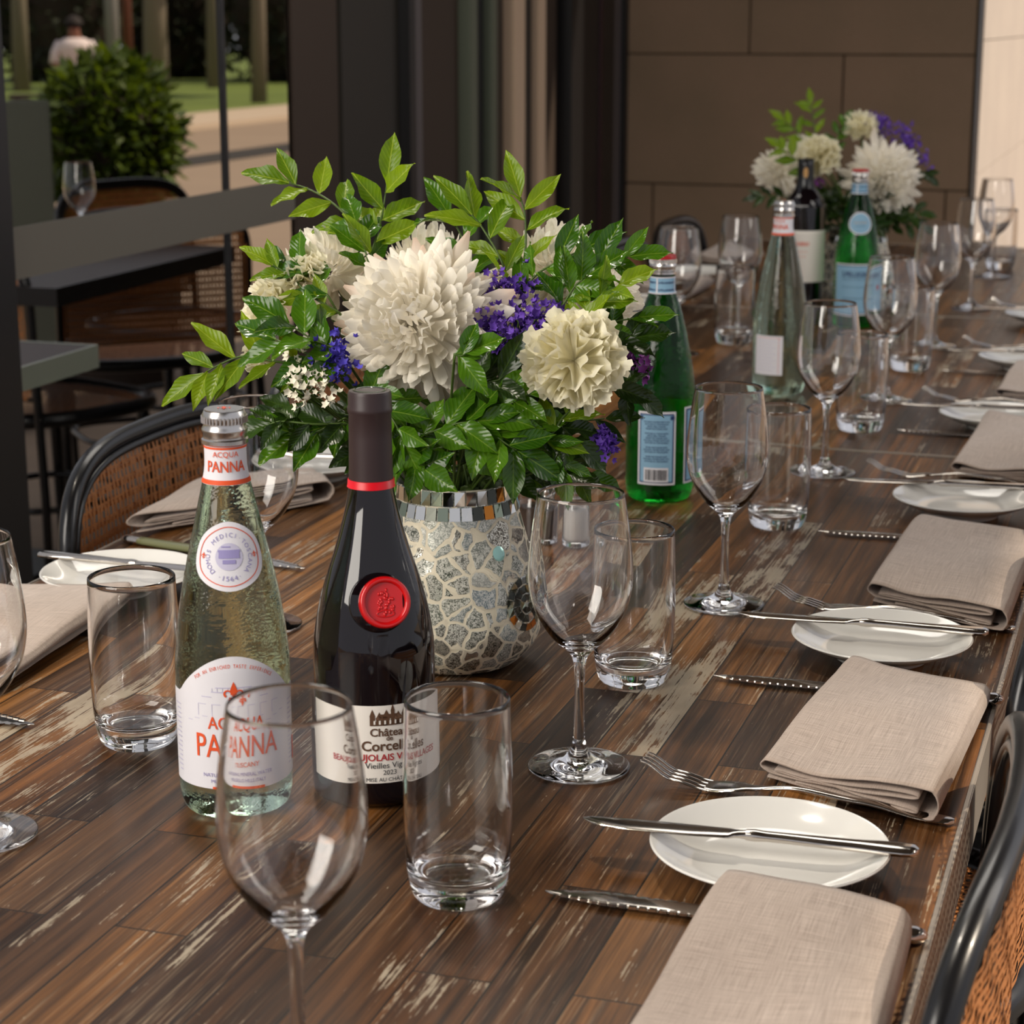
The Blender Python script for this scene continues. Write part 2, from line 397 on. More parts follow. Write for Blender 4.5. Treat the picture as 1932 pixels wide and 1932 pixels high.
# flat artwork (2D polygons, x to the right, y up, metres) laid on the wall of a bottle
def text_polys(body, size, bold=0.0):
    cu = bpy.data.curves.new('t', 'FONT'); cu.body = body; cu.size = size; cu.align_x = 'CENTER'; cu.align_y = 'CENTER'; cu.resolution_u = 3; cu.offset = bold
    o = bpy.data.objects.new('t', cu); me = bpy.data.meshes.new_from_object(o)
    v = [(q.co.x, q.co.y) for q in me.vertices]; f = [[v[i] for i in p.vertices] for p in me.polygons]
    bpy.data.objects.remove(o); bpy.data.curves.remove(cu); bpy.data.meshes.remove(me); return f
def xf(polys, dx=0, dy=0, sx=1, sy=1, rot=0):
    c, s = math.cos(rot), math.sin(rot)
    return [[(dx + (x*sx)*c - (y*sy)*s, dy + (x*sx)*s + (y*sy)*c) for x, y in p] for p in polys]
def arc_text(body, size, cx, cy, r, a0, a1, bold=0, flip=False, sx=1):
    out = []; n = len(body)
    for i, ch in enumerate(body):
        if ch == ' ': continue
        a = a0 + (a1-a0)*(i/(n-1) if n > 1 else .5)
        rot = a - PI/2 if not flip else a + PI/2
        out += xf(text_polys(ch, size, bold), cx + r*math.cos(a), cy + r*math.sin(a), rot=rot, sx=sx)
    return out
def prof_r(prof, z):
    best = None
    for (r0, z0), (r1, z1) in zip(prof, prof[1:]):
        if min(z0, z1) <= z <= max(z0, z1) and abs(z1-z0) > 1e-9:
            r = r0 + (r1-r0)*(z-z0)/(z1-z0); best = r if best is None else max(best, r)
    return best if best is not None else prof[-1][0]
def wrap(bm, polys, prof, zc, eps, mi, step=.003, phi0=0, rref=None):
    rr = rref or prof_r(prof, zc)
    b2 = bmesh.new()
    for p in polys:
        try: b2.faces.new([b2.verts.new((x, y, 0)) for x, y in p])
        except ValueError: pass
    bmesh.ops.triangulate(b2, faces=[f for f in b2.faces if len(f.verts) > 4])
    xs = [v.co.x for v in b2.verts]; ys = [v.co.y for v in b2.verts]
    for ax, lo, hi in ((0, min(xs), max(xs)), (1, min(ys), max(ys))):
        st = step if ax == 0 else step*1.5
        q = lo + st
        while q < hi:
            pc = [0, 0, 0]; pc[ax] = q; no = [0, 0, 0]; no[ax] = 1
            bmesh.ops.bisect_plane(b2, geom=b2.verts[:] + b2.edges[:] + b2.faces[:], plane_co=pc, plane_no=no); q += st
    vm = {}
    for v in b2.verts:
        ph = v.co.x/rr + phi0; z = zc + v.co.y; r = prof_r(prof, z) + eps
        vm[v] = bm.verts.new((r*math.sin(ph), -r*math.cos(ph), z))
    for f in b2.faces:
        try: bm.faces.new([vm[v] for v in f.verts]).material_index = mi
        except ValueError: pass
    b2.free()
def rect(x0, x1, y0, y1): return [[(x0, y0), (x1, y0), (x1, y1), (x0, y1)]]
def ellipse(cx, cy, rx, ry, n=32, p=2.0):
    o = []
    for i in range(n):
        a = 2*PI*i/n; c, s = math.cos(a), math.sin(a)
        o.append((cx + rx*math.copysign(abs(c)**(2/p), c), cy + ry*math.copysign(abs(s)**(2/p), s)))
    return [o]
def ring_poly(cx, cy, rx, ry, wd, n=48, shape=None):
    o = []
    for i in range(n):
        a, b = 2*PI*i/n, 2*PI*(i+1)/n
        f = shape or (lambda t, k: (cx + (rx-k)*math.cos(t), cy + (ry-k)*math.sin(t)))
        o.append([f(a, 0), f(b, 0), f(b, wd), f(a, wd)])
    return o
def fleur(s):
    c = [[(0, 1), (.16, .62), (.26, .34), (.14, .06), (.09, -.14), (-.09, -.14), (-.14, .06), (-.26, .34), (-.16, .62)]]
    side = []
    for k in range(12):
        a = math.radians(-60 + k*22); a2 = math.radians(-60 + (k+1)*22)
        wd, w2 = .17 - .009*k, .17 - .009*(k+1)
        cx, cy, r = .42, .10, .24
        side.append([(cx + (r+wd/2)*math.cos(a), cy + (r+wd/2)*math.sin(a)), (cx + (r+w2/2)*math.cos(a2), cy + (r+w2/2)*math.sin(a2)), (cx + (r-w2/2)*math.cos(a2), cy + (r-w2/2)*math.sin(a2)), (cx + (r-wd/2)*math.cos(a), cy + (r-wd/2)*math.sin(a))])
    side = [xf([p], sx=1)[0] for p in side]
    c += side + [[(-x, y) for x, y in reversed(p)] for p in side]
    c += rect(-.34, .34, -.26, -.16); c += [[(0, -.75), (.15, -.45), (.09, -.28), (-.09, -.28), (-.15, -.45)]]
    c += [[(.12, -.28), (.40, -.28), (.34, -.46), (.24, -.40)], [(-.12, -.28), (-.24, -.40), (-.34, -.46), (-.40, -.28)]]
    return xf(c, sx=s, sy=s)

# ================================================================ THE SETTING
XG, YB = -1.6, 5.9                         # glass front, stone wall
def simple(name, m, *b, bev=0):
    bm = bmesh.new(); box(bm, *b, bev=bev); return struct(name, bm, m)
simple('floor', 'floor_dark', -1.66, 5, -3, YB, -.1, 0)
simple('ground', 'paving', -60, -1.66, -6, 60, -.12, -.004)
simple('ground', 'paving', -1.66, 14, YB, 26.5, -.12, -.004)
simple('shade_roof', 'shade_roof_paint', -1.70, 1.675, -3, 6.0, 3.0, 3.12)  # unseen roof slab, added and edged to keep the sun off the table
# stone wall of big blocks
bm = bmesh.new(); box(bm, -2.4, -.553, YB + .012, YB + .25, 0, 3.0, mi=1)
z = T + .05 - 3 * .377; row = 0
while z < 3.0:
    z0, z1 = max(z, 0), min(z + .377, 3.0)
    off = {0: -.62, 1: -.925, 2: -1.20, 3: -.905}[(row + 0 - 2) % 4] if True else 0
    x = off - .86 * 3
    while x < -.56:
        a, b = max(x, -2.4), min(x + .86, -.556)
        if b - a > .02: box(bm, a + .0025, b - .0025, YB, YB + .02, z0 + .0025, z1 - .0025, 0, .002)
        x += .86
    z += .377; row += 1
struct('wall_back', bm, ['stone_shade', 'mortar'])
simple('trim_corner', 'black_metal', -.553, -.548, YB - .002, YB + .05, 0, 3.0)
bm = bmesh.new(); box(bm, -.9, -.56, YB + .26, 12, 0, 3.4, mi=1)
z = T + .09 - 3 * .377
while z < 3.4:
    y = YB + .06 - .3
    while y < 12:
        y0, y1 = max(y, YB + .06), min(y + 1.5, 12)
        if y1 > y0 + .05: box(bm, -.552, -.542, y0 + .001, y1 - .001, max(z, 0) + .001, min(z + .377, 3.4) - .001, 0, .001)
        y += 1.5
    z += .377
struct('wall_right', bm, ['stone_sunlit', 'stone_shade'])
# folded glass doors and their frames, side by side along the left
px_y = lambda px: PX(px, 300, XG).y
strips = [(555, 642, 'brown_panel', 0), (642, 750, 'darker_panel', .006), (750, 763, 'black_metal', .03), (763, 783, 'grey_strip', .02), (783, 866, 'brown_panel', 0),
          (866, 880, 'green_edge', .03), (880, 906, 'black_metal', .01), (906, 917, 'green_edge', .03), (917, 950, 'dark_panel', 0), (950, 970, 'tan_strip', .03),
          (970, 996, 'black_metal', .01), (996, 1009, 'tan_strip', .03), (1009, 1050, 'brown_panel', 0), (1050, 1103, 'black_metal', .04), (1103, 1107, 'red_strip', .045), (1107, 1132, 'black_metal', .04),
          (1132, 1152, 'grey_strip', .03), (1152, 1163, 'black_metal', .04)]
for i, (a, b, m, d) in enumerate(strips):
    simple('trim_%d' % (i + 1), m, XG - .012, XG + d, px_y(a), px_y(b), 0, 3.0, bev=.003)
simple('wall_left', 'dark_panel', XG - .06, XG, px_y(1163), YB + .02, 0, 3.0)
ya, yb = PX(24, 500, XG).y, px_y(555)
def window(n, y0, y1):
    bm = bmesh.new(); box(bm, XG - .012, XG - .004, y0, y1, .08, 2.92); return struct('window_%d' % n, bm, 'window_glass')
win = window(1, ya, yb)
bm = bmesh.new(); box(bm, XG - .0035, XG - .0015, ya, yb + .06, T + .152, T + .228)
fb = obj('frosted_band', bm, 'frost_band', win, False); fb['label'] = 'grey safety band across the glass'
bm = bmesh.new(); ys = px_y(432); box(bm, XG - .014, XG - .002, ys - .004, ys + .004, .08, 2.92); obj('joint', bm, 'black_metal', win, False)
window(2, .6, ya - .16)
simple('trim_30', 'black_metal', XG - .012, XG + .006, ya - .16, ya, 0, 3.0, bev=.003)
simple('trim_31', 'black_metal', XG - .05, XG + .02, .52, yb, 0, .08, bev=.003)
simple('trim_32', 'black_metal', XG - .05, XG + .02, .52, yb, 2.92, 3.0, bev=.003)
simple('trim_33', 'black_metal', XG - .05, XG + .02, .52, .60, .08, 2.92, bev=.003)
# street beyond the glass
bm = bmesh.new(); box(bm, -60, P(450, 213, -T).x, -6, 80, -.1, .04); struct('lawn', bm, 'grass')
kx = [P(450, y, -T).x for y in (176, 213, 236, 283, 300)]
simple('kerb', 'kerb_stone', kx[1], kx[2], -6, 60, -.05, .06, bev=.01)
simple('shadow_strip', 'ground_shadow', kx[3], kx[4], -6, 60, -.02, .004)  # shadow lying across the paving, built as a dark strip

# ================================================================ TABLES
def table(y0, y1, label):
    t = thing('dining_table', label, 'table', (-.556, (y0 + y1)/2, 0), 0, 'tables pushed end to end in one long row')
    hx, hy = .454, (y1 - y0)/2; cx, cyy = -.556, (y0 + y1)/2
    bm = bmesh.new(); box(bm, -hx + .004, hx - .004, -hy + .004, hy - .004, T - .03, T)
    l = lay(bm)
    for f in bm.faces:
        for q in f.loops: q[l].uv = (q.vert.co.y + cyy, q.vert.co.x + cx)
    obj('tabletop', bm, 'reclaimed_wood', t, False)
    bm = bmesh.new()
    for a in (-1, 1):
        box(bm, *sorted((a*(hx - .0038), a*hx)), -hy, hy, T - .05, T + .0006, bev=.0008)
        box(bm, -hx + .004, hx - .004, *sorted((a*(hy - .0038), a*hy)), T - .05, T + .0006, bev=.0008)
    obj('metal_edging', bm, 'band_steel', t, False)
    for sx in (-1, 1):
        for sy in (-1, 1):
            bm = bmesh.new(); box(bm, sx*(hx - .08) - .025, sx*(hx - .08) + .025, sy*(hy - .12) - .025, sy*(hy - .12) + .025, 0, T - .03, bev=.002)
            obj('leg', bm, 'black_metal', t, False)
    return t
table(.03, 2.468, 'dark reclaimed wood table with flaking pale paint, nearest in the row')
table(2.470, 3.693, 'dark plank table between two pale seams, middle of the row')
table(3.695, 4.90, 'dark plank table at the far end below the stone wall')

# ================================================================ CHAIRS
def ribbon_weave(bm, inside, mp, fams, ext):
    for (ang, pitch, wd, lift, off) in fams:
        d = Vector((math.cos(ang), math.sin(ang))); nrm = Vector((-d.y, d.x)); n = int(ext/pitch) + 1
        for i in range(-n, n + 1):
            o = nrm * (i*pitch + off); st = .010; prev = None; k = -ext
            while k < ext:
                p = o + d*k
                if inside(p.x, p.y):
                    wv = lift + .0006*math.sin(k*PI/.0065 + i*PI)
                    a, b = mp(p.x + nrm.x*wd/2, p.y + nrm.y*wd/2, wv), mp(p.x - nrm.x*wd/2, p.y - nrm.y*wd/2, wv)
                    cur = (bm.verts.new(a), bm.verts.new(b))
                    if prev: bm.faces.new((prev[0], prev[1], cur[1], cur[0]))
                    prev = cur
                else: prev = None
                k += st
BW, ZB0, ZB1, ZM, AP = .235, .50, .832, .680, 3.6              # half width, foot and top of the back
def back_pt(y, z, lift=0): return Vector((-.213 + .45*y*y + lift - .03*(z - .5), y, z))
def arch(hw, z0, zt, n=48, p=3.6):
    out = []; zm = ZM; rz = zt - zm
    out += [(-hw, z0), (-hw, z0 + .06), (-hw, z0 + .12)]
    for i in range(n + 1):
        a = PI - PI*i/n; c, s = math.cos(a), math.sin(a)
        out.append((math.copysign(abs(c)**(2/p), c)*hw, zm + rz*abs(s)**(2/p)))
    out += [(hw, z0 + .12), (hw, z0 + .06), (hw, z0)]; return out
def make_chair(label, group):
    t = thing('bistro_chair', label, 'chair', group=group)
    bm = bmesh.new(); fp = arch(BW, ZB0, ZB1)
    path = [Vector((-.175, -BW + .01, .0)), Vector((-.178, -BW + .005, .3))] + [back_pt(y, z) for y, z in fp] + [Vector((-.178, BW - .005, .3)), Vector((-.175, BW - .01, 0))]
    tube(bm, path, .0095, 12); obj('back_frame', fix(bm), 'black_wood', t)
    bm = bmesh.new(); ip = arch(BW - .013, ZB0 + .01, ZB1 - .013)
    pts = [back_pt(y, z, .004) for y, z in ip]; tube(bm, pts + [pts[0]], .0052, 8, closed=True); obj('back_rim', fix(bm), 'black_wood', t)
    hw, z0, z1 = BW - .005, ZB0 + .012, ZB1 - .005; zm = ZM; rz = z1 - zm
    ins = lambda y, z: abs(y) < hw and z + .68 > z0 and ((z + .68) < zm or (abs(y)/hw)**AP + ((z + .68 - zm)/rz)**AP < 1)
    bm = bmesh.new()
    ribbon_weave(bm, ins, lambda y, z, l: back_pt(y, z + .68, l - .0125 + .0085*(1 - max(abs(y)/BW, min(1, max(0, (z + .68 - ZM)/(ZB1 - ZM))))**4)), [(0, .0165, .0050, .0, 0), (0, .0165, .0030, .0008, .0050), (PI/2, .0094, .0048, .0012, 0), (PI/2 + .5, .0188, .0010, .0018, 0)], .24)
    obj('woven_back', bm, 'cane', t)
    def seat_out(n, k=0):
        o = []
        for i in range(n):
            a = 2*PI*i/n; c, s = math.cos(a), math.sin(a); o.append((math.copysign(abs(c)**(2/3.2), c)*(.205 - k), math.copysign(abs(s)**(2/3.2), s)*(.205 - k)*(1 + .05*c)))
        return o
    pts = [Vector((x, y, .455)) for x, y in seat_out(48)]; bm = bmesh.new(); tube(bm, pts + [pts[0]], .0165, 10, closed=True); obj('seat_rim', fix(bm), 'black_wood', t)
    bm = bmesh.new()
    ribbon_weave(bm, lambda x, y: (abs(x)/.195)**3.2 + (abs(y)/.195)**3.2 < 1, lambda x, y, l: Vector((x, y, .458 + l)), [(0, .0085, .0042, 0, 0), (PI/2, .0085, .0034, .0012, 0), (PI/4, .012, .002, .0018, 0), (-PI/4, .012, .002, .0022, 0)], .21)
    obj('woven_seat', bm, 'cane', t)
    for s in (-1, 1):
        bm = bmesh.new(); tube(bm, catmull([(.155, s*.155, .445), (.165, s*.165, .25), (.18, s*.175, 0)], 6), [.0145 - .0035*i/12 for i in range(13)], 10); obj('leg', fix(bm), 'black_wood', t)
    bm = bmesh.new(); pts = [Vector((x*.8, y*.8, .25)) for x, y in seat_out(32)]; tube(bm, pts + [pts[0]], .0075, 8, closed=True); obj('stretcher', fix(bm), 'black_wood', t)
    return t
GL, GR_ = 'cane chairs along the glass front side', 'cane chairs tucked in along the open side'
c0 = make_chair('black bentwood chair with open cane back behind the nearest left plate', GL)
LX = -1.036 + .187 + .002
c0.location = (LX, 1.975, 0); c0.rotation_euler = (0, 0, 0)
for y, lab in ((2.46, 'cane chair behind the clear goblet and leaves, second along the glass side'),
               (3.94, 'cane chair showing a pale curved rim right of the bouquet'),
               (4.43, 'farthest cane chair, dark arch against the stone wall')):
    dup(c0, (LX, y, 0), 0, lab, GL)
RX = -.089 - .192
for y, lab in ((1.135, 'cane chair with sunlit orange back at the lower right corner'), (1.735, 'shaded cane chair seat seen just past the table edge, second from the front'), (2.225, 'cane chair barely showing past the table edge, third from the front')):
    dup(c0, (RX, y, 0), PI, lab, GR_)

# ================================================================ GLASSWARE
WG = [(0.0, 0.0012), (.030, .0008), (.0362, .0006, 1), (.0366, .0018), (.0340, .0026), (.020, .0048), (.0095, .0095), (.0052, .017), (.0040, .028), (.0036, .050), (.0037, .070), (.0050, .081), (.0095, .0880), (.0185, .0960), (.0268, .107), (.0335, .121), (.0366, .136), (.0368, .150), (.0352, .168), (.0328, .186), (.0302, .2015, 1),
      (.0298, .2022), (.0293, .2015, 1), (.0319, .186), (.0343, .168), (.0358, .150), (.0356, .136), (.0324, .121), (.0256, .1085), (.0170, .0985), (.0080, .0925), (0, .0910)]
WGP = smooth_profile(WG, 5)
TB = [(0, .0020), (.018, .0016), (.0235, .0004), (.0262, .0010), (.0292, .0065), (.0315, .020), (.0328, .045), (.0332, .070), (.0327, .098), (.0317, .1265, 1), (.0309, .1273), (.0302, .1265, 1), (.0311, .098), (.0315, .070), (.0310, .045), (.0295, .026), (.0262, .0175), (.018, .0150), (0, .0142)]
TBP = smooth_profile(TB, 5)
def wine_goblet(label, loc, group):
    bm = bmesh.new(); lathe(bm, WGP, 72); fix(bm); o = obj('wine_glass', bm, 'clear_glass'); o.location = loc; return tag(o, label, 'wine glass', group)
def tumbler_(label, loc, group):
    bm = bmesh.new(); lathe(bm, TBP, 72); fix(bm); o = obj('water_tumbler', bm, 'clear_glass'); o.location = loc; return tag(o, label, 'tumbler', group)
def clone(o, loc, label, rotz=0):
    c = o.copy(); C.objects.link(c); c.location = loc; c.rotation_euler = (0, 0, rotz); c['label'] = label; return c
Z0 = T + .0009
g = wine_goblet('large out-of-focus stemmed wine glass in front of the water bottle', (-.385, .837, Z0), 'empty wine glasses')
for (px, py), lab in {
    (-35, 1578): 'stemmed wine glass cut by the left edge of the view',
    (492, 1181): 'wine glass standing behind the clear still water bottle, folded napkin beyond it',
    (1092, 1449): 'stemmed wine glass in front of the salt shaker, right of the mosaic vase',
    (1365, 1142): 'stemmed wine glass overlapping the green bottle beside the flowers',
    (1555, 893): 'wine glass in front of the far clear water bottle, right of centre',
    (1671, 757): 'wine glass in front of the far green bottle with blue label',
    (1761, 655): 'wine glass between the far green bottle and the far right glasses',
    (1832, 583): 'wine glass with its bowl at the corner of the bright wall, last but one',
    (1872, 523): 'farthest wine glass on the right, against the bright wall',
    (1392, 634): 'wine glass behind a tumbler, left of the far clear bottle',
    (1276, 668): 'wine glass behind the cap of the nearer green bottle'}.items():
    p = P(px, py); clone(g, (p.x, p.y, Z0), lab)
t0 = tumbler_('nearest straight water tumbler, in front of the red wine label', (0, 0, 0), 'empty water tumblers')
p = P(865, 1690); t0.location = (p.x, p.y, Z0)
for (px, py), lab in {
    (1194, 1285): 'water tumbler just right of the goblet near the salt shaker',
    (1466, 993): 'water tumbler right of the goblet that overlaps the nearer green bottle',
    (1622, 812): 'water tumbler standing just beyond the pale seam in the table',
    (1716, 698): 'fourth water tumbler back in the right-hand row, with bright base',
    (262, 1400): 'water tumbler left of the nearest clear water bottle',
    (1384, 648): 'water tumbler left of the far clear water bottle',
    (1886, 507): 'farthest water tumbler on the right below the bright wall'}.items():
    p = P(px, py); clone(t0, (p.x, p.y, Z0), lab)

# ================================================================ PLATES, CUTLERY, NAPKINS
PL = smooth_profile([(0, .0042), (.030, .0042), (.034, .0030), (.0365, .0004, 1), (.0385, .0006), (.041, .0045), (.055, .0098), (.068, .0158), (.0745, .0198), (.0752, .0206, 1), (.0745, .0212), (.073, .0210), (.062, .0148), (.052, .0108), (.042, .0090), (.025, .0084), (0, .0083)], 4)
def plate_(label, loc):
    bm = bmesh.new(); lathe(bm, PL, 96); fix(bm); o = obj('side_plate', bm, 'porcelain'); o.location = loc
    return tag(o, label, 'plate', 'white side plates')
def loft(bm, secs, mi=0, n=14, p=2.6):
    rings = []
    for s in secs:
        x, yc, hw, zc, ht = s; r = []
        for k in range(n):
            a = 2*PI*k/n; c, q = math.cos(a), math.sin(a)
            r.append(bm.verts.new((x, yc + math.copysign(abs(c)**(2/p), c)*hw, zc + math.copysign(abs(q)**(2/p), q)*ht)))
        rings.append(r)
    for a, b in zip(rings, rings[1:]):
        for k in range(n):
            j = (k+1) % n; bm.faces.new((a[k], a[j], b[j], b[k])).material_index = mi
    bm.faces.new(list(reversed(rings[0]))).material_index = mi; bm.faces.new(rings[-1]).material_index = mi
def interp(tab, x):
    for a, b in zip(tab, tab[1:]):
        if a[0] <= x <= b[0]:
            t = (x - a[0])/(b[0] - a[0]) if b[0] > a[0] else 0; t = t*t*(3 - 2*t); return [a[i] + (b[i] - a[i])*t for i in range(1, len(a))]
    return list(tab[-1][1:])
def make_butter_knife(label, loc, rot):
    t = thing('table_knife', label, 'knife', loc, rot, 'knives lying across the side plates')
    bm = bmesh.new(); tab = [(-.106, .004, .0008, .0003), (-.103, .003, .0040, .0005), (-.095, .001, .0070, .0007), (-.075, 0, .0090, .0008), (-.04, 0, .0092, .0010), (-.012, .0005, .0078, .0013), (-.006, .001, .0040, .0022), (0, .001, .0036, .0028)]
    loft(bm, [(x, *(lambda q: (q[0], q[1], .0035, q[2]))(interp(tab, x))) for x in [-.106 + i*.0035 for i in range(31)]]); obj('blade', fix(bm), 'cutlery_steel', t, sharp=50)
    bm = bmesh.new(); tab = [(-.001, .001, .0040, .0032), (.004, .001, .0046, .0036), (.012, .001, .0044, .0030), (.06, .0, .0062, .0030), (.095, 0, .0086, .0030), (.103, 0, .0078, .0028), (.106, 0, .0030, .0016)]
    loft(bm, [(x, *(lambda q: (q[0], q[1], .0035, q[2]))(interp(tab, x))) for x in [-.001 + i*.0026 for i in range(42)]]); obj('handle', fix(bm), 'cutlery_steel', t, sharp=60)
    return t
def make_steak_knife(label, loc, rot):
    t = thing('steak_knife', label, 'steak knife', loc, rot, 'serrated steak knives on the table')
    bm = bmesh.new(); secs = []
    for i in range(57):
        x = -.115 + i*.0021; u = (x + .115)/.118; hw = .0092*min(1, (u*3.2)**.6) if u > 0 else .0004
        saw = .0011*(1 if (i % 4) < 3 else -.6) if u > .06 and u < .72 else 0
        secs.append((x, .001 + .003*(1-u) + saw*.5, max(hw*.95 + saw*.5, .0005), .0030, .0007))
    loft(bm, secs, n=10)
    for i in range(15):
        x = -.104 + i*.0062; u = (x + .115)/.118; e_ = -.0092*.95*min(1, (u*3.2)**.6) + .001 + .003*(1-u); box(bm, x, x + .0046, e_ - .0006, e_ + .0022, .0026, .0042)
    obj('blade', fix(bm), 'cutlery_steel', t, sharp=50)
    bm = bmesh.new(); loft(bm, [(x, .001, .0062 + .0018*math.sin(PI*(x)/.1), .0038, .0034) for x in [.004 + i*.009 for i in range(11)]]); h = obj('handle', fix(bm), 'resin_handle', t); h['label'] = 'olive resin handle'
    bm = bmesh.new(); loft(bm, [(.0, .001, .005, .0035, .0028), (.002, .001, .0068, .0038, .0038), (.006, .001, .0066, .0038, .0036)])
    obj('bolster', fix(bm), 'cutlery_steel', t, sharp=60); bm = bmesh.new(); loft(bm, [(.092, .001, .0070, .0038, .0038), (.1, .001, .0084, .0042, .0042), (.108, .001, .0080, .0042, .0042), (.113, .001, .0050, .0042, .0030), (.115, .001, .002, .0042, .001)])
    obj('end_cap', fix(bm), 'cutlery_steel', t, sharp=60); return t
def make_fork(label, loc, rot):
    t = thing('table_fork', label, 'fork', loc, rot, 'forks laid beside the plates')
    zt = [(-.108, .019), (-.085, .0085), (-.06, .0042), (-.035, .0066), (0, .0105), (.045, .0080), (.09, .0036), (.108, .0030)]
    zz = lambda x: interp(zt, x)[0]
    bm = bmesh.new()
    for k in range(4):
        y = (k - 1.5)*.0060; loft(bm, [(x, y*(1 + .04*(x + .06)/.05), .0006 + .0011*min(1, (x + .108)/.03), zz(x), .0009) for x in [-.108 + i*.004 for i in range(13)]], n=8)
    loft(bm, [(x, 0, interp([(-.062, .0100), (-.052, .0114), (-.04, .0095), (-.03, .0050), (-.02, .0032), (0, .0029), (.05, .0042), (.095, .0074), (.104, .0066), (.108, .002)], x)[0], zz(x), .0010 + .0006*min(1, max(0, (x + .04)/.04))) for x in [-.062 + i*.0034 for i in range(51)]])
    obj('fork_body', fix(bm), 'cutlery_steel', t, sharp=50); return t
def single(o, lab): o['label'] = lab; return o
def napkin(label, corners, seed, th=.0030, lift=.0042, fold=True):
    """corners: near-left, near-right, far-right, far-left on the table (near = the end showing the folds)."""
    rnd = random.Random(seed); H = th*6.2
    path = [(.03, .10), (.5, .02), (.93, .03), (1.0, .22), (1.015, .55), (.99, .88), (.93, 1.0), (.6, 1.02), (.3, .96), (.05, 1.0), (.0, .84), (-.012, .62), (.02, .42), (.10, .33), (.45, .42), (.80, .56), (.90, .66), (.86, .76), (.6, .72), (.3, .66), (.12, .60), (.085, .52), (.3, .50), (.6, .30), (.85, .26), (.88, .17), (.6, .16), (.2, .20)]
    pts = catmull([Vector((x, z, 0)) for x, z in path], 5); n = len(pts); NY = 34
    a, b, c, d = [Vector((*q, 0)) for q in corners]; org = (a + b + c + d)/4
    bm = bmesh.new(); l = lay(bm); grid = []
    ph = [rnd.uniform(0, 6) for _ in range(6)]
    for j in range(NY + 1):
        v = j/NY; row = []
        for i, q in enumerate(pts):
            u, hgt = q.x, q.y
            round_ = .028*max(0, (v - .9)/.1)**2
            uu = u*(1 - round_) + .5*round_
            vv = v + (.008*math.sin(3*u + ph[0]) - .05*max(0, u - .82)*max(0, v - .85)*8)*(v > .5)
            base = (a*(1-uu) + b*uu)*(1-vv) + (d*(1-uu) + c*uu)*vv
            wv = 1 + .16*math.sin(4.2*v + 2.6*u + ph[1]) + .09*math.sin(8*v - 3*u + ph[2]) - .18*max(0, v-.6)*(1 if fold else .4)
            sag = -.22*math.exp(-((u - .35 - .3*v)/.22)**2)*(1 - v)*.8
            z = lift + H*hgt*(wv + (sag if hgt > .5 else 0)) + .0006*noise.noise(Vector((u*6, v*9, seed + hgt*2)))
            row.append(bm.verts.new((base.x - org.x, base.y - org.y, z)))
        grid.append(row)
    for j in range(NY):
        for i in range(n - 1):
            f = bm.faces.new((grid[j][i], grid[j][i+1], grid[j+1][i+1], grid[j+1][i]))
            s = [(i, j), (i+1, j), (i+1, j+1), (i, j+1)]
            for q, (ii, jj) in zip(f.loops, s): q[l].uv = (ii/n*1.1, jj/NY*.24)
    bmesh.ops.recalc_face_normals(bm, faces=bm.faces)
    o = obj('linen_napkin', bm, 'linen'); o.location = (org.x, org.y, T)
    so = o.modifiers.new('thickness', 'SOLIDIFY'); so.thickness = .0011; so.offset = 0
    return tag(o, label, 'napkin', 'folded beige linen napkins')
ORD = ['nearest', 'second', 'third', 'fourth', 'fifth', 'sixth']
# right-hand row
py_ = [(-.211, 1.169), (-.206, 1.634), (-.193, 2.170), (-.200, 2.674), (-.195, 3.160), (-.195, 3.650)]
plab = ['nearest white side plate, right of centre, with a table knife across it', 'white side plate second along the right row, fully in view behind a napkin', 'white side plate cut by the right edge, third along the right row', 'white side plate fourth along the right row, beyond the pale seam', 'white side plate fifth along the right row', 'white side plate farthest along the right edge']
klab = ['table knife across the nearest white plate on the right', 'table knife across the second plate of the right row', 'table knife across the third plate of the right row, pointing at a glass foot', 'table knife across the fourth plate of the right row', 'table knife across the fifth plate of the right row', 'table knife across the farthest plate of the right row']
pl = plate_(plab[0], (*py_[0], T)); kn = make_butter_knife(klab[0], (-.225, 1.168, T + .0200), -.045 + .12)
for i in range(1, 6): clone(pl, (*py_[i], T), plab[i])
for i, (x, y, r) in enumerate([(0, 0, 0), (-.226, 1.652, .055), (-.222, 2.212, .12), (-.226, 2.692, .1), (-.220, 3.175, .08), (-.220, 3.665, .08)]):
    if i: dup(kn, (x, y, T + .0200), r, klab[i])
flab = ['fork behind the nearest white plate, tines toward the middle of the table', 'fork behind the second plate of the right row', 'fork with tines rising at the third plate of the right row', 'fork at the fourth plate of the right row', 'fork at the fifth plate of the right row', 'fork at the farthest plate of the right row']
fk = make_fork(flab[0], (-.216, 1.287, T + .0005), -.06)
for i, (x, y) in enumerate([(0, 0), (-.212, 1.750), (-.212, 2.325), (-.208, 2.83), (-.202, 3.33), (-.2, 3.82)]):
    if i: dup(fk, (x, y, T + .0005), -.05 - .02*(i % 2), flab[i])
slab = ['nearest serrated steak knife, its olive handle under the lowest napkin', 'steak knife with tip showing left of the fully visible napkin', 'dark steak knife pointing out from the grey-shaded napkin', 'steak knife by the fourth napkin of the right row', 'steak knife by the farthest napkins of the right row']
sk = make_steak_knife(slab[0], (-.219, 1.092, T + .0005), .04)
for i, (x, y, r) in enumerate([(0, 0, 0), (-.212, 1.534, .05), (-.212, 2.042, .1), (-.205, 2.597, .0), (-.202, 3.084, 0)]):
    if i: dup(sk, (x, y, T + .0005), r, slab[i])
napkin('folded beige napkin at the bottom right, nearest to the camera', [(-.236, .86), (-.108, .87), (-.114, 1.098), (-.229, 1.112)], 3)
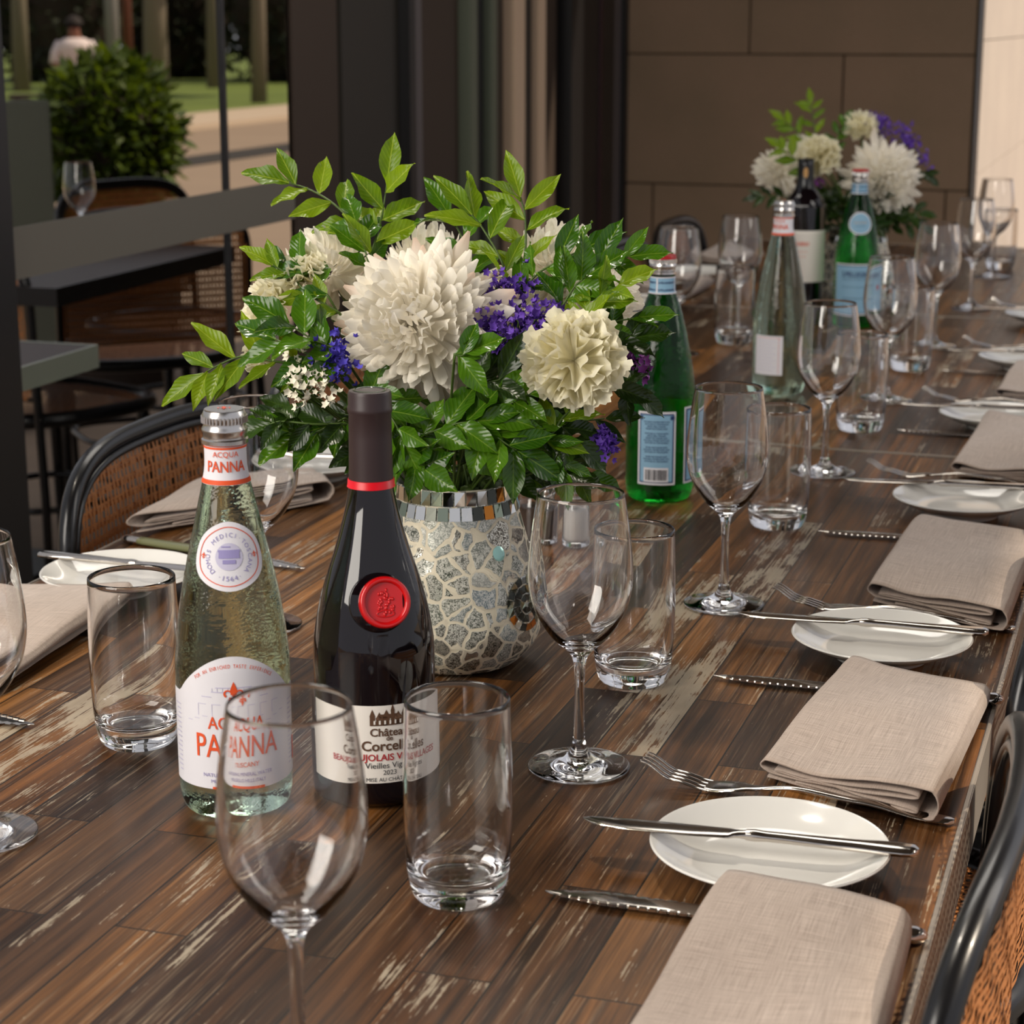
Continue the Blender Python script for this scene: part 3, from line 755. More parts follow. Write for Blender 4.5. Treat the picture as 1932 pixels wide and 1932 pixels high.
napkin('folded beige napkin behind the nearest plate, its stacked folds facing front', [(-.245, 1.320), (-.120, 1.272), (-.108, 1.535), (-.222, 1.560)], 5)
napkin('shaded grey-beige napkin behind the second plate of the right row', [(-.238, 1.785), (-.112, 1.725), (-.106, 2.035), (-.230, 2.070)], 8)
napkin('shaded napkin cut by the right edge, crossing the pale seam', [(-.222, 2.342), (-.104, 2.330), (-.100, 2.62), (-.213, 2.66)], 11)
napkin('small shaded napkin at the right edge beyond the fourth steak knife', [(-.216, 2.862), (-.104, 2.85), (-.102, 3.06), (-.207, 3.10)], 14)
# left-hand row
clone(pl, (-.912, 1.618, T), 'white side plate at the left by the table edge, behind a tumbler')
clone(pl, (-.935, 2.125, T), 'white side plate glimpsed between the clear bottle and the wine bottle')
clone(pl, (-.915, 3.600, T), 'white side plate far back at the left, beyond the green bottle')
clone(pl, (-.925, 4.080, T), 'farthest white side plate on the glass side')
dup(kn, (-.905, 1.634, T + .0200), PI - .03, 'table knife across the left plate, handle toward the cane chair')
dup(kn, (-.905, 2.135, T + .0200), PI + .1, 'table knife across the plate behind the wine bottle')
dup(kn, (-.905, 3.610, T + .0200), PI + .2, 'table knife across the far plate on the glass side')
dup(sk, (-.888, 1.760, T + .0005), PI - .2, 'steak knife with olive handle under the napkin behind the left plate')
dup(sk, (-.904, 1.268, T + .0005), PI - .05, 'steak knife tip entering from the left edge')
napkin('flat beige napkin at the left edge, left of the tumbler', [(-.855, 1.310), (-.995, 1.30), (-1.000, 1.545), (-.875, 1.572)], 21)
napkin('folded beige napkin with a thick rolled edge behind the clear water bottle', [(-1.000, 1.795), (-.862, 2.000), (-.915, 2.080), (-1.002, 1.985)], 24, th=.0036)
napkin('folded napkin far back at the left near the dark chair arch', [(-.990, 4.36), (-.87, 4.30), (-.87, 4.50), (-.985, 4.55)], 27)
napkin('folded napkin far back beside the farthest left plate', [(-.992, 3.80), (-.87, 3.76), (-.865, 3.96), (-.985, 3.99)], 29)

# ================================================================ BOTTLES
def cap(bm, r, z0, h, mi=0):
    prof = [(r*.93, z0), (r*1.02, z0 + .001), (r*1.02, z0 + .0035), (r*.95, z0 + .0045), (r*.94, z0 + .0075), (r*1.0, z0 + .009), (r*1.0, z0 + .0105), (r*.93, z0 + .012), (r*.93, z0 + .0155), (r*.97, z0 + .017), (r*.97, z0 + h - .003), (r*.88, z0 + h), (0, z0 + h)]
    lathe(bm, prof, 60, mi)
    for k in range(36):                        # knurling under the lid
        a = 2*PI*k/36; x, y = math.cos(a)*r*.965, math.sin(a)*r*.965
        tube(bm, [(x, y, z0 + h - .008), (x, y, z0 + h - .0035)], .0009, 5, mi)
PANNA = smooth_profile([(0, .004), (.020, .003), (.031, .0008), (.0350, .003), (.0378, .012), (.0384, .03), (.0384, .095), (.0376, .112), (.0352, .133), (.0312, .157), (.0262, .180), (.0212, .202), (.0168, .221), (.0142, .232), (.0135, .24), (.0135, .252, 1), (.0120, .253), (0, .253)], 5)
def panna_bottle(label, loc, turn, detail=True, back=False):
    t = thing('still_water_bottle', label, 'bottle', loc, facing(loc) + turn, 'clear still water bottles')
    bm = bmesh.new(); lathe(bm, PANNA, 80); obj('glass_body', fix(bm), 'pale_green_glass', t)
    bm = bmesh.new(); cap(bm, .0150, .2505, .0225)
    for f in range(1): lathe(bm, [(.0128, .2732), (.0128, .2738), (0, .2738)], 40, 0)
    fl = fleur(.006)
    for p in fl:
        try: bm.faces.new([bm.verts.new((x, y*.9, .2742)) for x, y in p]).material_index = 1
        except ValueError: pass
    obj('screw_cap', fix(bm), ['silver_cap', 'cap_orange'], t, sharp=40)
    mats = ['label_paper', 'orange_ink', 'violet_ink', 'pale_violet_ink', 'black_ink']
    bm = bmesh.new(); e = .0003                # neck label all round
    lathe(bm, [(prof_r(PANNA, z) + e, z) for z in [.2255 + i*.0023 for i in range(12)]], 60, 0)
    lathe(bm, [(prof_r(PANNA, z) + 2*e, z) for z in (.2258, .2275, .2288)], 60, 1)
    lathe(bm, [(prof_r(PANNA, z) + 2*e, z) for z in (.2488, .2495, .2502)], 60, 1)
    if detail:
        wrap(bm, xf(text_polys('ACQUA', .0052), sx=.9), PANNA, .2455, 3*e, 1); wrap(bm, xf(text_polys('PANNA', .0098, .0001), sx=.78, sy=1.05), PANNA, .2372, 3*e, 1)
    obj('neck_label', bm, mats, t)
    # shoulder badge: rounded hexagon
    if not back:
        bm = bmesh.new(); zc = .1805
        def hexa(s):
            o = []
            for i in range(48):
                a = 2*PI*i/48; r = 1/(max(abs(math.cos(a)), abs(math.cos(a - PI/3)), abs(math.cos(a + PI/3)))) if False else 1/((abs(math.cos(a))**5 + abs(math.cos(a - PI/3))**5 + abs(math.cos(a + PI/3))**5)**(1/5))
                o.append((.0222*s*r*math.cos(a)*1.08, .0222*s*r*math.sin(a)*1.0))
            return o
        wrap(bm, [hexa(1)], PANNA, zc, e, 0)
        h1, h2 = hexa(.86), hexa(.835); wrap(bm, [[h1[i], h1[(i+1) % 48], h2[(i+1) % 48], h2[i]] for i in range(48)], PANNA, zc, 2*e, 1)
        wrap(bm, ellipse(0, 0, .0088, .0088, 24), PANNA, zc, 2*e, 3)
        wrap(bm, rect(-.0066, .0066, -.001, .003) + rect(-.0072, .0072, .003, .0044) + rect(-.004, .004, -.0045, -.002) + rect(-.005, .001, .006, .0068), PANNA, zc, 3*e, 2)
        wrap(bm, arc_text('DOMUS MEDICI·TOSCANA', .0042, 0, 0, .0138, math.radians(222), math.radians(-42)), PANNA, zc, 2.4*e, 2)
        wrap(bm, arc_text('·1564·', .0044, 0, 0, .0142, math.radians(245), math.radians(295), flip=True), PANNA, zc, 2.4*e, 2)
        for s in (-1, 1): wrap(bm, xf(fleur(.0026), dx=s*.0172), PANNA, zc, 2.6*e, 1)
        obj('badge', bm, mats, t)
    # main label
    bm = bmesh.new(); zc = .060; R = .0384
    if not back:
        hw = R*math.radians(83); top = []
        for i in range(41):
            x = hw - 2*hw*i/40; u = abs(x)/(R*1.12)
            top.append((x, .028 + (.028*math.cos(u*PI/2)**.9 if u < 1 else 0)))
        wrap(bm, [[(-hw, -.036), (hw, -.036)] + top], PANNA, zc, e, 0)
        if detail:
            wrap(bm, arc_text('FOR AN ENRICHED TASTE EXPERIENCE', .0036, 0, .006, .0435, math.radians(127), math.radians(53), sx=.68), PANNA, zc, 2*e, 1)
            wrap(bm, xf(fleur(.0092), dy=.030), PANNA, zc, 2.6*e, 1)
            art = rect(-.015, .015, .0315, .0322) + rect(-.012, .012, .0345, .0352) + rect(-.022, -.015, .028, .0286) + rect(.015, .022, .028, .0286)
            for k in range(9): art += rect(-.0145 + k*.0035, -.0141 + k*.0035, .0322, .0345)
            for k in range(6): art += rect(-.025 + k*.010, -.0246 + k*.010, .015, .023) + rect(-.025 + k*.010, -.019 + k*.010, .023, .0234)
            for k in range(12): art += rect(-.034 + k*.006, -.030 + k*.006, .0105 + .002*(k % 3), .0109 + .002*(k % 3))
            wrap(bm, art, PANNA, zc, 1.6*e, 3)
            wrap(bm, xf(text_polys('ACQUA', .0105, .0001), dy=.0100, sx=.95, sy=1.15), PANNA, zc, 2.6*e, 1)
            wrap(bm, xf(text_polys('PANNA', .0205, .0001), dy=-.0065, sx=.80, sy=1.14), PANNA, zc, 2.6*e, 1)
            wrap(bm, xf(text_polys('TUSCANY', .0050), dy=-.0195, sx=1.05), PANNA, zc, 2.6*e, 1)
            wrap(bm, xf(text_polys('NATURAL MINERAL WATER', .0036), dy=-.0262), PANNA, zc, 2.6*e, 2)
            wrap(bm, xf(text_polys('MUGELLO HILLS ITALY', .0034), dy=-.0305), PANNA, zc, 2.6*e, 2)
            wrap(bm, rect(-.016, .016, -.036, -.0343), PANNA, zc, 2.4*e, 1)
            side = []
            for s in (-1, 1):
                for k in range(15): side += rect(*sorted((s*.043, s*(.051 - .002*(k % 3)))), .018 - k*.0033, .0188 - k*.0033)
            wrap(bm, side, PANNA, zc, 2*e, 3); wrap(bm, rect(.0505, .0545, -.028, -.010), PANNA, zc, 2.4*e, 1)
    else:
        wrap(bm, rect(-.022, .022, -.030, .026), PANNA, zc, e, 0)
        wrap(bm, rect(.0160, .0164, -.028, .024) + rect(-.0164, .0205, .0228, .0232), PANNA, zc, 2*e, 1)
        wrap(bm, sum([rect(-.018, .012 - .004*(k % 2), .018 - k*.0046, .0186 - k*.0046) for k in range(10)], []), PANNA, zc, 2*e, 3)
    obj('paper_label', bm, mats, t); return t
p = P(448, 1515); panna_bottle('clear still water bottle with silver cap and white orange-lettered label, nearest on the left', (p.x, p.y, T + .0009), 0)
p = P(1468, 740); panna_bottle('pale green-tinted still water bottle far back, its small pinkish back label showing', (p.x, p.y, T + .0009), -.45, True, True)
# burgundy bottle
BUR = smooth_profile([(0, .006), (.025, .004), (.034, .0008), (.0385, .003), (.0412, .010), (.0415, .05), (.0415, .100), (.0400, .118), (.0362, .138), (.0310, .156), (.0258, .172), (.0212, .188), (.0172, .204), (.0150, .217), (.0143, .225), (.0140, .25), (.0140, .27, 1), (0, .27)], 5)
p = P(710, 1490)
t = thing('red_wine_bottle', 'dark red wine bottle with a red wax seal, in front of the mosaic vase', 'bottle', (p.x, p.y, T + .0009), facing(p))
bm = bmesh.new(); lathe(bm, BUR, 80); obj('glass_body', fix(bm), 'wine_glass_dark', t)
CAPP = [(.0151, .2195), (.0147, .230), (.0145, .250), (.0143, .2660), (.0150, .2672), (.0151, .2700), (.0146, .2712), (.0146, .2790), (.0138, .2812), (.0110, .2815), (0, .2805)]
bm = bmesh.new(); lathe(bm, CAPP, 60, 0); lathe(bm, [(.0163, .2165), (.0160, .2168), (.0156, .2215), (.0152, .2218)], 60, 1)
lathe(bm, [(.0098, .2816), (.0105, .2820), (.0112, .2818)], 40, 2)
obj('capsule', fix(bm), ['capsule', 'capsule_red', 'emerald_glass'], t, sharp=50)
bm = bmesh.new(); e = .0003; zc = .0475; ph = math.radians(13)
wrap(bm, rect(-.0560, .0560, -.0275, .0275), BUR, zc, e, 0, phi0=ph)
cas = rect(-.015, .015, .0135, .0165)
for x, h, wd in ((-.0145, .023, .0022), (-.0085, .021, .0028), (-.0025, .0225, .003), (.003, .0265, .0016), (.008, .021, .003), (.0135, .0235, .0022)):
    cas += rect(x - wd, x + wd, .0135, h - .003) + [[(x - wd*1.15, h - .003), (x + wd*1.15, h - .003), (x, h + .0022)]]
cas += [[(-.012, .0185), (.012, .0185), (.009, .0215), (-.009, .0215)]]
wrap(bm, xf(cas, sx=.78), BUR, zc, 2*e, 1, phi0=ph)
wins = sum([rect(-.0105 + k*.0035, -.0093 + k*.0035, .0145, .0172) for k in range(7)], []); wrap(bm, wins, BUR, zc, 2.8*e, 0, phi0=ph)
for s, sz, y, mi, b in (('Château', .0078, .0085, 1, .00015), ('de', .0048, .0043, 1, .0001), ('Corcelles', .0098, -.0012, 1, .0002), ('BEAUJOLAIS VILLAGES', .0066, -.0093, 2, .0001), ('Vieilles Vignes', .0058, -.0150, 3, .0), ('2023', .0048, -.0200, 3, 0), ('MISE AU CHÂTEAU', .0038, -.0250, 3, .0)):
    wrap(bm, xf(text_polys(s, sz, b), dy=y, sx=1.0), BUR, zc, 2.4*e, mi, phi0=ph)
obj('paper_label', bm, ['label_cream', 'brown_ink', 'red_ink', 'black_ink'], t)
# wax medallion leaning with the shoulder
bm = bmesh.new(); R = .0172
lathe(bm, smooth_profile([(0, .0022), (.0125, .0022), (.0132, .0026), (.0140, .0046), (.0160, .0050), (.0172, .0036), (.0175, .0), (.0170, -.001)], 4), 48, 0)
rn = random.Random(4)
for k in range(40):                            # embossed crest
    a, r = rn.uniform(0, 2*PI), .0085*math.sqrt(rn.random()); x, y = r*math.cos(a)*.8, r*math.sin(a)
    bmesh.ops.create_icosphere(bm, subdivisions=1, radius=.0011, matrix=Matrix.Translation((x, y, .0022)) @ Matrix.Diagonal((1, 1.3, .6, 1)))
tube(bm, [Vector((math.cos(i*PI/8)*.006, -.0075 + math.sin(i*PI/8)*.0022, .0023)) for i in range(17)], .0005, 5)
seal = obj('wax_seal', bm, 'wax_red', t)
phs = math.radians(12); zs = .1445; rs = prof_r(BUR, zs)
sl = math.atan2(prof_r(BUR, zs - .004) - prof_r(BUR, zs + .004), .008)
nv = Vector((math.sin(phs)*math.cos(sl), -math.cos(phs)*math.cos(sl), math.sin(sl)))
rot = nv.to_track_quat('Z', 'Y').to_matrix().to_4x4()
seal.matrix_local = Matrix.Translation(Vector((math.sin(phs)*rs, -math.cos(phs)*rs, zs)) + nv*.0008) @ rot
bm = bmesh.new(); lathe(bm, [(0, 0), (.0192, 0), (.0200, .0006), (.0192, .0014), (0, .0014)], 48); pad = obj('seal_rim', fix(bm), 'wine_glass_dark', t)
phs2 = math.radians(6); nv2 = Vector((math.sin(phs2)*math.cos(sl), -math.cos(phs2)*math.cos(sl), math.sin(sl)))
pad.matrix_local = Matrix.Translation(Vector((math.sin(phs2)*rs, -math.cos(phs2)*rs, zs)) + nv2*.0002) @ nv2.to_track_quat('Z', 'Y').to_matrix().to_4x4()
# sparkling water bottles
PEL = smooth_profile([(0, .005), (.022, .004), (.031, .0008), (.0350, .003), (.0376, .012), (.0380, .03), (.0380, .110), (.0374, .128), (.0352, .146), (.0318, .166), (.0276, .186), (.0232, .204), (.0186, .220), (.0150, .230), (.0138, .236), (.0136, .252, 1), (0, .252)], 5)
def green_bottle(label, loc, turn, back):
    t = thing('sparkling_water_bottle', label, 'bottle', loc, facing(loc) + turn, 'green sparkling water bottles')
    bm = bmesh.new(); lathe(bm, PEL, 80); obj('glass_body', fix(bm), 'emerald_glass', t)
    bm = bmesh.new(); cap(bm, .0148, .2500, .0205); lathe(bm, [(.0147, .2672), (.0149, .2690), (.0138, .2714), (0, .2716)], 40, 1); obj('screw_cap', fix(bm), ['silver_cap', 'cap_red'], t, sharp=40)
    mats = ['label_blue', 'navy_ink', 'label_paper', 'black_ink', 'red_ink', 'gold_ink']; e = .0003
    bm = bmesh.new(); lathe(bm, [(prof_r(PEL, z) + e, z) for z in [.2300 + i*.002 for i in range(10)]], 60, 0)
    for zz in (.2300, .2470): lathe(bm, [(prof_r(PEL, z) + 2*e, z) for z in (zz, zz + .0006, zz + .0012)], 60, 2)
    for k in range(4):
        a = k*PI/2 + .35
        wrap(bm, xf(text_polys('S.PELLEGRINO', .0030, .0001), dy=.0035), PEL, .2385, 2*e, 1, phi0=a); wrap(bm, xf(text_polys('S.PELLEGRINO', .0030, .0001), dy=-.0045), PEL, .2385, 2*e, 1, phi0=a)
        wrap(bm, rect(-.0008, .0008, -.008, .008), PEL, .2385, 2*e, 2, phi0=a + PI/4)
    obj('neck_label', bm, mats, t)
    bm = bmesh.new(); zc = .0635
    def frame(w_, h0, h1, ph):
        wrap(bm, rect(-w_, w_, h0, h1), PEL, zc, e, 2, phi0=ph); wrap(bm, rect(-w_ + .0022, w_ - .0022, h0 + .0022, h1 - .0022), PEL, zc, 2*e, 1, phi0=ph)
        wrap(bm, rect(-w_ + .0038, w_ - .0038, h0 + .0038, h1 - .0038), PEL, zc, 3*e, 0, phi0=ph)
    if back:
        frame(.0215, -.042, .040, -.10)
        for k in range(18):
            if k in (4, 10, 14): continue
            s = ['NATURAL WATER WITH CO2', 'BOTTLED AT THE SOURCE', 'SERVE WELL CHILLED', 'FROM THE ITALIAN ALPS'][k % 4]
            wrap(bm, xf(text_polys(s, .0021, .00005), dy=.029 - k*.0026, sx=1.0), PEL, zc, 4*e, 1, phi0=-.10)
        wrap(bm, rect(-.0135, .0135, -.0385, -.0225), PEL, zc, 4*e, 2, phi0=-.10)
        rn = random.Random(2); x = -.0115; bars = []
        while x < .0115:
            wd = rn.choice((.0004, .0007, .0011)); bars += rect(x, x + wd, -.0365, -.0245); x += wd + rn.choice((.0004, .0006, .0009))
        wrap(bm, bars, PEL, zc, 5*e, 3, phi0=-.10)
        wrap(bm, rect(-.0195, -.0150, .031, .0355) + rect(.0150, .0195, .031, .0355), PEL, zc, 3.5*e, 1, phi0=-.10)
        frame(.045, -.042, .044, 1.95)
    else:
        frame(.048, -.040, .048, 0)
        wrap(bm, xf(text_polys('S.PELLEGRINO', .0118, .0003), dy=.030, sx=.8), PEL, zc, 4*e, 1)
        wrap(bm, xf(text_polys('SPARKLING NATURAL MINERAL WATER', .0034), dy=.022), PEL, zc, 4*e, 1)
        star = [(.0068*(1 if i % 2 == 0 else .42)*math.sin(i*PI/5), .0068*(1 if i % 2 == 0 else .42)*math.cos(i*PI/5)) for i in range(10)]
        wrap(bm, xf([[(0, 0), star[i], star[(i+1) % 10]] for i in range(10)], dx=.026, dy=.004), PEL, zc, 4*e, 4)
        wrap(bm, rect(-.030, .010, .008, .0088) + rect(-.028, .008, -.012, -.011), PEL, zc, 4*e, 1)
    obj('paper_label', bm, mats, t)
    if not back:
        bm = bmesh.new(); wrap(bm, ellipse(0, 0, .0205, .0190), PEL, .181, e, 2); wrap(bm, ellipse(0, 0, .0182, .0168), PEL, .181, 2*e, 0)
        wrap(bm, xf(text_polys('S.PELLEGRINO', .0044), dy=.001, sx=.85), PEL, .181, 3*e, 5); wrap(bm, rect(-.009, .009, -.005, -.0042), PEL, .181, 3*e, 1); obj('badge', bm, mats, t)
    return t
p = P(1243, 938); green_bottle('green sparkling water bottle with red-topped cap and blue back label with a barcode', (p.x, p.y, T + .0009), 0, True)
p = P(1612, 615); green_bottle('far green sparkling water bottle with its wide blue front label and round badge showing', (p.x, p.y, T + .0009), .12, False)
# bordeaux bottle
BOR = smooth_profile([(0, .006), (.025, .004), (.033, .0008), (.0365, .004), (.0375, .012), (.0375, .19), (.0365, .203), (.0320, .216), (.0240, .226), (.0172, .236), (.0148, .246), (.0142, .26), (.0140, .286, 1), (0, .287)], 5)
p = P(1511, 606)
t = thing('red_wine_bottle', 'straight-sided dark wine bottle far back, between the pale and the green bottles', 'bottle', (p.x, p.y, T + .0009), facing(p))
bm = bmesh.new(); lathe(bm, BOR, 64); obj('glass_body', fix(bm), 'wine_glass_dark', t)
bm = bmesh.new(); lathe(bm, [(prof_r(BOR, z) + .0004, z) for z in (.235, .24, .25, .26, .275, .285)] + [(0, .2878)], 48, 0); wrap(bm, ellipse(0, 0, .004, .009), BOR, .262, .0009, 1); obj('capsule', fix(bm), ['black_wood', 'gold_ink'], t)
bm = bmesh.new(); wrap(bm, rect(-.050, .050, -.045, .045), BOR, .118, .0003, 0); wrap(bm, xf(text_polys('ROSSO', .009, .0002), dx=-.004, dy=.022), BOR, .118, .0008, 1)
wrap(bm, rect(-.016, .008, .008, .0086) + rect(-.013, .005, .000, .0006), BOR, .118, .0006, 1); obj('paper_label', bm, ['label_cream', 'orange_ink'], t)

# ================================================================ SHAKERS
def shaker(label, loc, fill):
    t = thing('table_shaker', label, 'shaker', loc)
    bm = bmesh.new(); lathe(bm, smooth_profile([(0, .001), (.015, .0008), (.0176, .003), (.0178, .020), (.0174, .040), (.0150, .047), (.0138, .052), (.0125, .052), (.0138, .046), (.0160, .039), (.0162, .010), (.0150, .006), (0, .005)], 3), 40); obj('glass_jar', fix(bm), 'clear_glass', t)
    bm = bmesh.new(); lathe(bm, [(0, .0062), (.0150, .0066), (.0158, .010), (.0158, .0385), (.0135, .0395), (0, .0400)], 40); obj('filling', fix(bm), fill, t)
    bm = bmesh.new(); lathe(bm, smooth_profile([(.0146, .050, 1), (.0156, .0505), (.0158, .054), (.0149, .0555), (.0157, .057), (.0157, .060), (.0149, .0615), (.0157, .063), (.0157, .067), (.0150, .0700), (.0130, .0720), (.0085, .0735), (0, .0740)], 3), 48)
    for k in range(7):
        a = k*PI/3; r = .005 if k else 0; lathe_pt = Vector((r*math.cos(a), r*math.sin(a), .0738)); bmesh.ops.create_icosphere(bm, subdivisions=1, radius=.0009, matrix=Matrix.Translation(lathe_pt))
    obj('lid', bm, 'silver_cap', t)
p = P(1084, 1032); shaker('glass salt shaker with ribbed metal lid, seen through the goblet', (p.x, p.y, T + .0009), 'salt')
p = P(1008, 1026); shaker('glass pepper shaker tucked against the mosaic vase', (p.x, p.y, T + .0009), 'pepper')

# ================================================================ MOSAIC VASES
VP = [(0, .002), (.035, .0015), (.046, .0015), (.054, .005), (.0665, .019), (.0722, .036), (.0715, .055), (.0665, .082), (.0590, .108), (.0530, .130), (.0500, .142)]
def vase(label, loc, rz=0):
    t = thing('mosaic_vase', label, 'vase', loc, rz)
    prof = smooth_profile(VP, 6); top = [(.0490, .1548), (.0482, .1555), (.0472, .1548), (.0478, .142), (.0560, .108), (.0680, .055), (.0600, .018), (.03, .008), (0, .008)]
    bm = bmesh.new(); lathe(bm, prof + top, 96); obj('body', fix(bm), 'mosaic', t)
    bm = bmesh.new(); rn = random.Random(7); n = 34
    for row, (z0, z1) in enumerate(((.1315, .1420), (.1432, .1545))):
        a = row*.08
        for k in range(n):
            wd = 2*PI/n; a0, a1 = a + k*wd + .012, a + (k+1)*wd - .012; r0, r1 = prof_r(prof + top[:1], z0) + .0006, prof_r(prof + top[:1], z1) + .0006
            j = [rn.uniform(0, .0009) for _ in range(4)]
            q = [((r0+j[0])*math.cos(a0), (r0+j[0])*math.sin(a0), z0), ((r0+j[1])*math.cos(a1), (r0+j[1])*math.sin(a1), z0), ((r1+j[2])*math.cos(a1), (r1+j[2])*math.sin(a1), z1), ((r1+j[3])*math.cos(a0), (r1+j[3])*math.sin(a0), z1)]
            f = bm.faces.new([bm.verts.new(v) for v in q]); f.material_index = rn.choice((0, 0, 0, 1, 1, 2, 2, 3))
    obj('rim_tiles', bm, ['mirror', 'mirror_green', 'mirror_dark', 'mirror_amber'], t, smooth=False)
    # rosette of little mirror tiles on the shoulder and one opal tile
    def on(ph, z, lift=.0007): r = prof_r(prof, z) + lift; return Vector((r*math.sin(ph), -r*math.cos(ph), z))
    bm = bmesh.new(); f0 = .95; zc = .060
    for ring_, (ra, rb, n) in enumerate(((.003, .008, 7), (.0092, .0152, 12), (.0165, .0225, 18))):
        for k in range(n):
            a0, a1 = 2*PI*k/n + .05/(ring_+1), 2*PI*(k+1)/n - .05/(ring_+1)
            q = [(ra, a0), (ra, a1), (rb, a1), (rb, a0)]
            f = bm.faces.new([bm.verts.new(on(f0 + r*math.cos(a)/.068, zc + r*math.sin(a), .0007 + rn.uniform(0, .0006))) for r, a in q]); f.material_index = rn.choice((0, 1, 1, 2, 2, 2, 1, 3 if ring_ == 2 else 2))
    obj('rosette', bm, ['mirror', 'mirror_green', 'mirror_dark', 'mirror_amber'], t, smooth=False)
    bm = bmesh.new(); cc = bm.verts.new(on(.62, .104, .0022)); rg = [bm.verts.new(on(.62 + .0058*math.cos(2*PI*k/14)/.06, .104 + .0060*math.sin(2*PI*k/14), .0004)) for k in range(14)]
    for k in range(14): bm.faces.new((cc, rg[k], rg[(k+1) % 14]))
    obj('opal_tile', bm, 'opal', t); return t
V1 = P(860, 1245); vase('round mosaic vase of mirror shards in cream grout holding the large bouquet', (V1.x, V1.y, T + .0009), facing(V1))
V2 = P(1612, 590); vase('mosaic vase far back behind the green bottle, holding the second bouquet', (V2.x, V2.y, T + .0009), facing(V2))

# ================================================================ FLOWERS
def petal(bm, tl, org, d, side, L, W, curl, cup, t1, t2, nl=6, tip=1.0, twist=0):
    """a petal from org along d; side = width direction; curl bends it toward side x d (positive = inward)."""
    nrm = side.cross(d).normalized(); pos = org.copy(); dd = d.copy(); nn = nrm.copy(); rows = []
    for i in range(nl + 1):
        u = i/nl
        w_ = W*(.25 + .75*math.sin(min(1, u*1.25)*PI/2))*(1 if u < .72 else max(.12, math.sqrt(max(0, 1 - ((u - .72)/.285)**2)*tip + (1-tip)*0)))
        sd = side*math.cos(twist*u) + nn*math.sin(twist*u)
        row = []
        for q in (-1, 0, 1): row.append(bm.verts.new(pos + sd*(q*w_/2) + nn*(abs(q)*cup*w_)))
        rows.append(row); st = L/nl; pos = pos + dd*st
        m = Matrix.Rotation(curl(u)/nl if callable(curl) else curl/nl, 3, side); dd = (m @ dd).normalized(); nn = (m @ nn).normalized()
    for i in range(nl):
        for q in range(2):
            f = bm.faces.new((rows[i][q], rows[i][q+1], rows[i+1][q+1], rows[i+1][q]))
            for lp in f.loops:
                k = [r for r in range(nl + 1) if lp.vert in rows[r]][0]/nl
                lp[tl] = (t1, t2*max(0, (k - .6)/.4)**1.5, 0, 1)
def basis(axis):
    a = axis.normalized(); u = a.orthogonal().normalized(); return a, u, a.cross(u)
def mum(bm, seed, R=.062, N=250, openness=112, flat=.86, brown=.25):
    """chrysanthemum head, axis +Z, base at the origin"""
    rn = random.Random(seed); tl = tint_layer(bm)
    for i in range(N):
        f = i/(N - 1); th = math.radians(3 + (openness - 8)*f**.56); az = i*2.399963 + rn.uniform(-.2, .2)
        dh = Vector((math.cos(az), math.sin(az), 0)); d0 = Vector((0, 0, 1))*math.cos(th) + dh*math.sin(th)
        side = Vector((0, 0, 1)).cross(dh).normalized(); side = (side + Vector((0, 0, rn.uniform(-.25, .25)))).normalized()
        out = max(0, (f - .55)/.45)
        L = R*(.70 + .16*f + .34*out)*rn.uniform(.86, 1.10); W = R*(.115 + .05*f + .06*out)*rn.uniform(.8, 1.2)
        start = .40*(1 - f)                       # inner petals show only their tips
        org = Vector((0, 0, R*(.16 - .34*f))) + d0*L*start
        cu = -(1.15 - 1.1*f) + rn.uniform(-.25, .25) if f < .58 else rn.uniform(-.65, .80)
        d1 = Matrix.Rotation(.30*(1 - f), 3, side) @ d0
        petal(bm, tl, org, d1, side, L*(1 - start), W, cu, .30, min(1, f*.3 + rn.uniform(0, .35)), (brown*2.2 if rn.random() < brown and f > .6 else .02), nl=6, twist=rn.uniform(-.35, .35)*out)
def carnation(bm, seed, R=.034, N=22):
    rn = random.Random(seed); tl = tint_layer(bm)
    for i in range(N):
        f = (i + .5)/N; th = math.radians(8 + 88*f**.7 + rn.uniform(-9, 9)); az = i*2.399963 + rn.uniform(-.3, .3)
        dh = Vector((math.cos(az), math.sin(az), 0)); d = Vector((0, 0, 1))*math.cos(th) + dh*math.sin(th); side = Vector((0, 0, 1)).cross(dh).normalized()
        nn = side.cross(d); L = R*(.92 + .18*rn.random())*(1 - .12*(1-f)); W = R*(1.15 + .5*rn.random()); nu, nv = 24, 8; g = []
        a1, a2, a3 = rn.uniform(0, 6), rn.uniform(0, 6), rn.uniform(.8, 1.5)
        for j in range(nv + 1):
            v = j/nv; row = []
            for k in range(nu + 1):
                u = 2*k/nu - 1; wd = W*(.10 + .90*v**1.3)
                ruff = R*.21*v**1.5*(math.sin(u*5.2 + a1) + .50*math.sin(u*12 + a2)); ll = L*v*(1 - .16*u*u)*(1 + (.022*((k % 2)*2 - 1) + .05*math.sin(k*.9 + a1) if j == nv else 0))
                p = d*ll + side*(u*wd/2) + nn*(ruff - .28*R*v*v*a3*(1 if f > .5 else -.2))
                row.append(bm.verts.new(p + Vector((0, 0, R*.1))))
            g.append(row)
        for j in range(nv):
            for k in range(nu):
                fc = bm.faces.new((g[j][k], g[j][k+1], g[j+1][k+1], g[j+1][k]))
                for lp in fc.loops: lp[tl] = (rn.random()*.3 + f*.5, (1 if j == nv - 1 else 0)*.5, 0, 1)
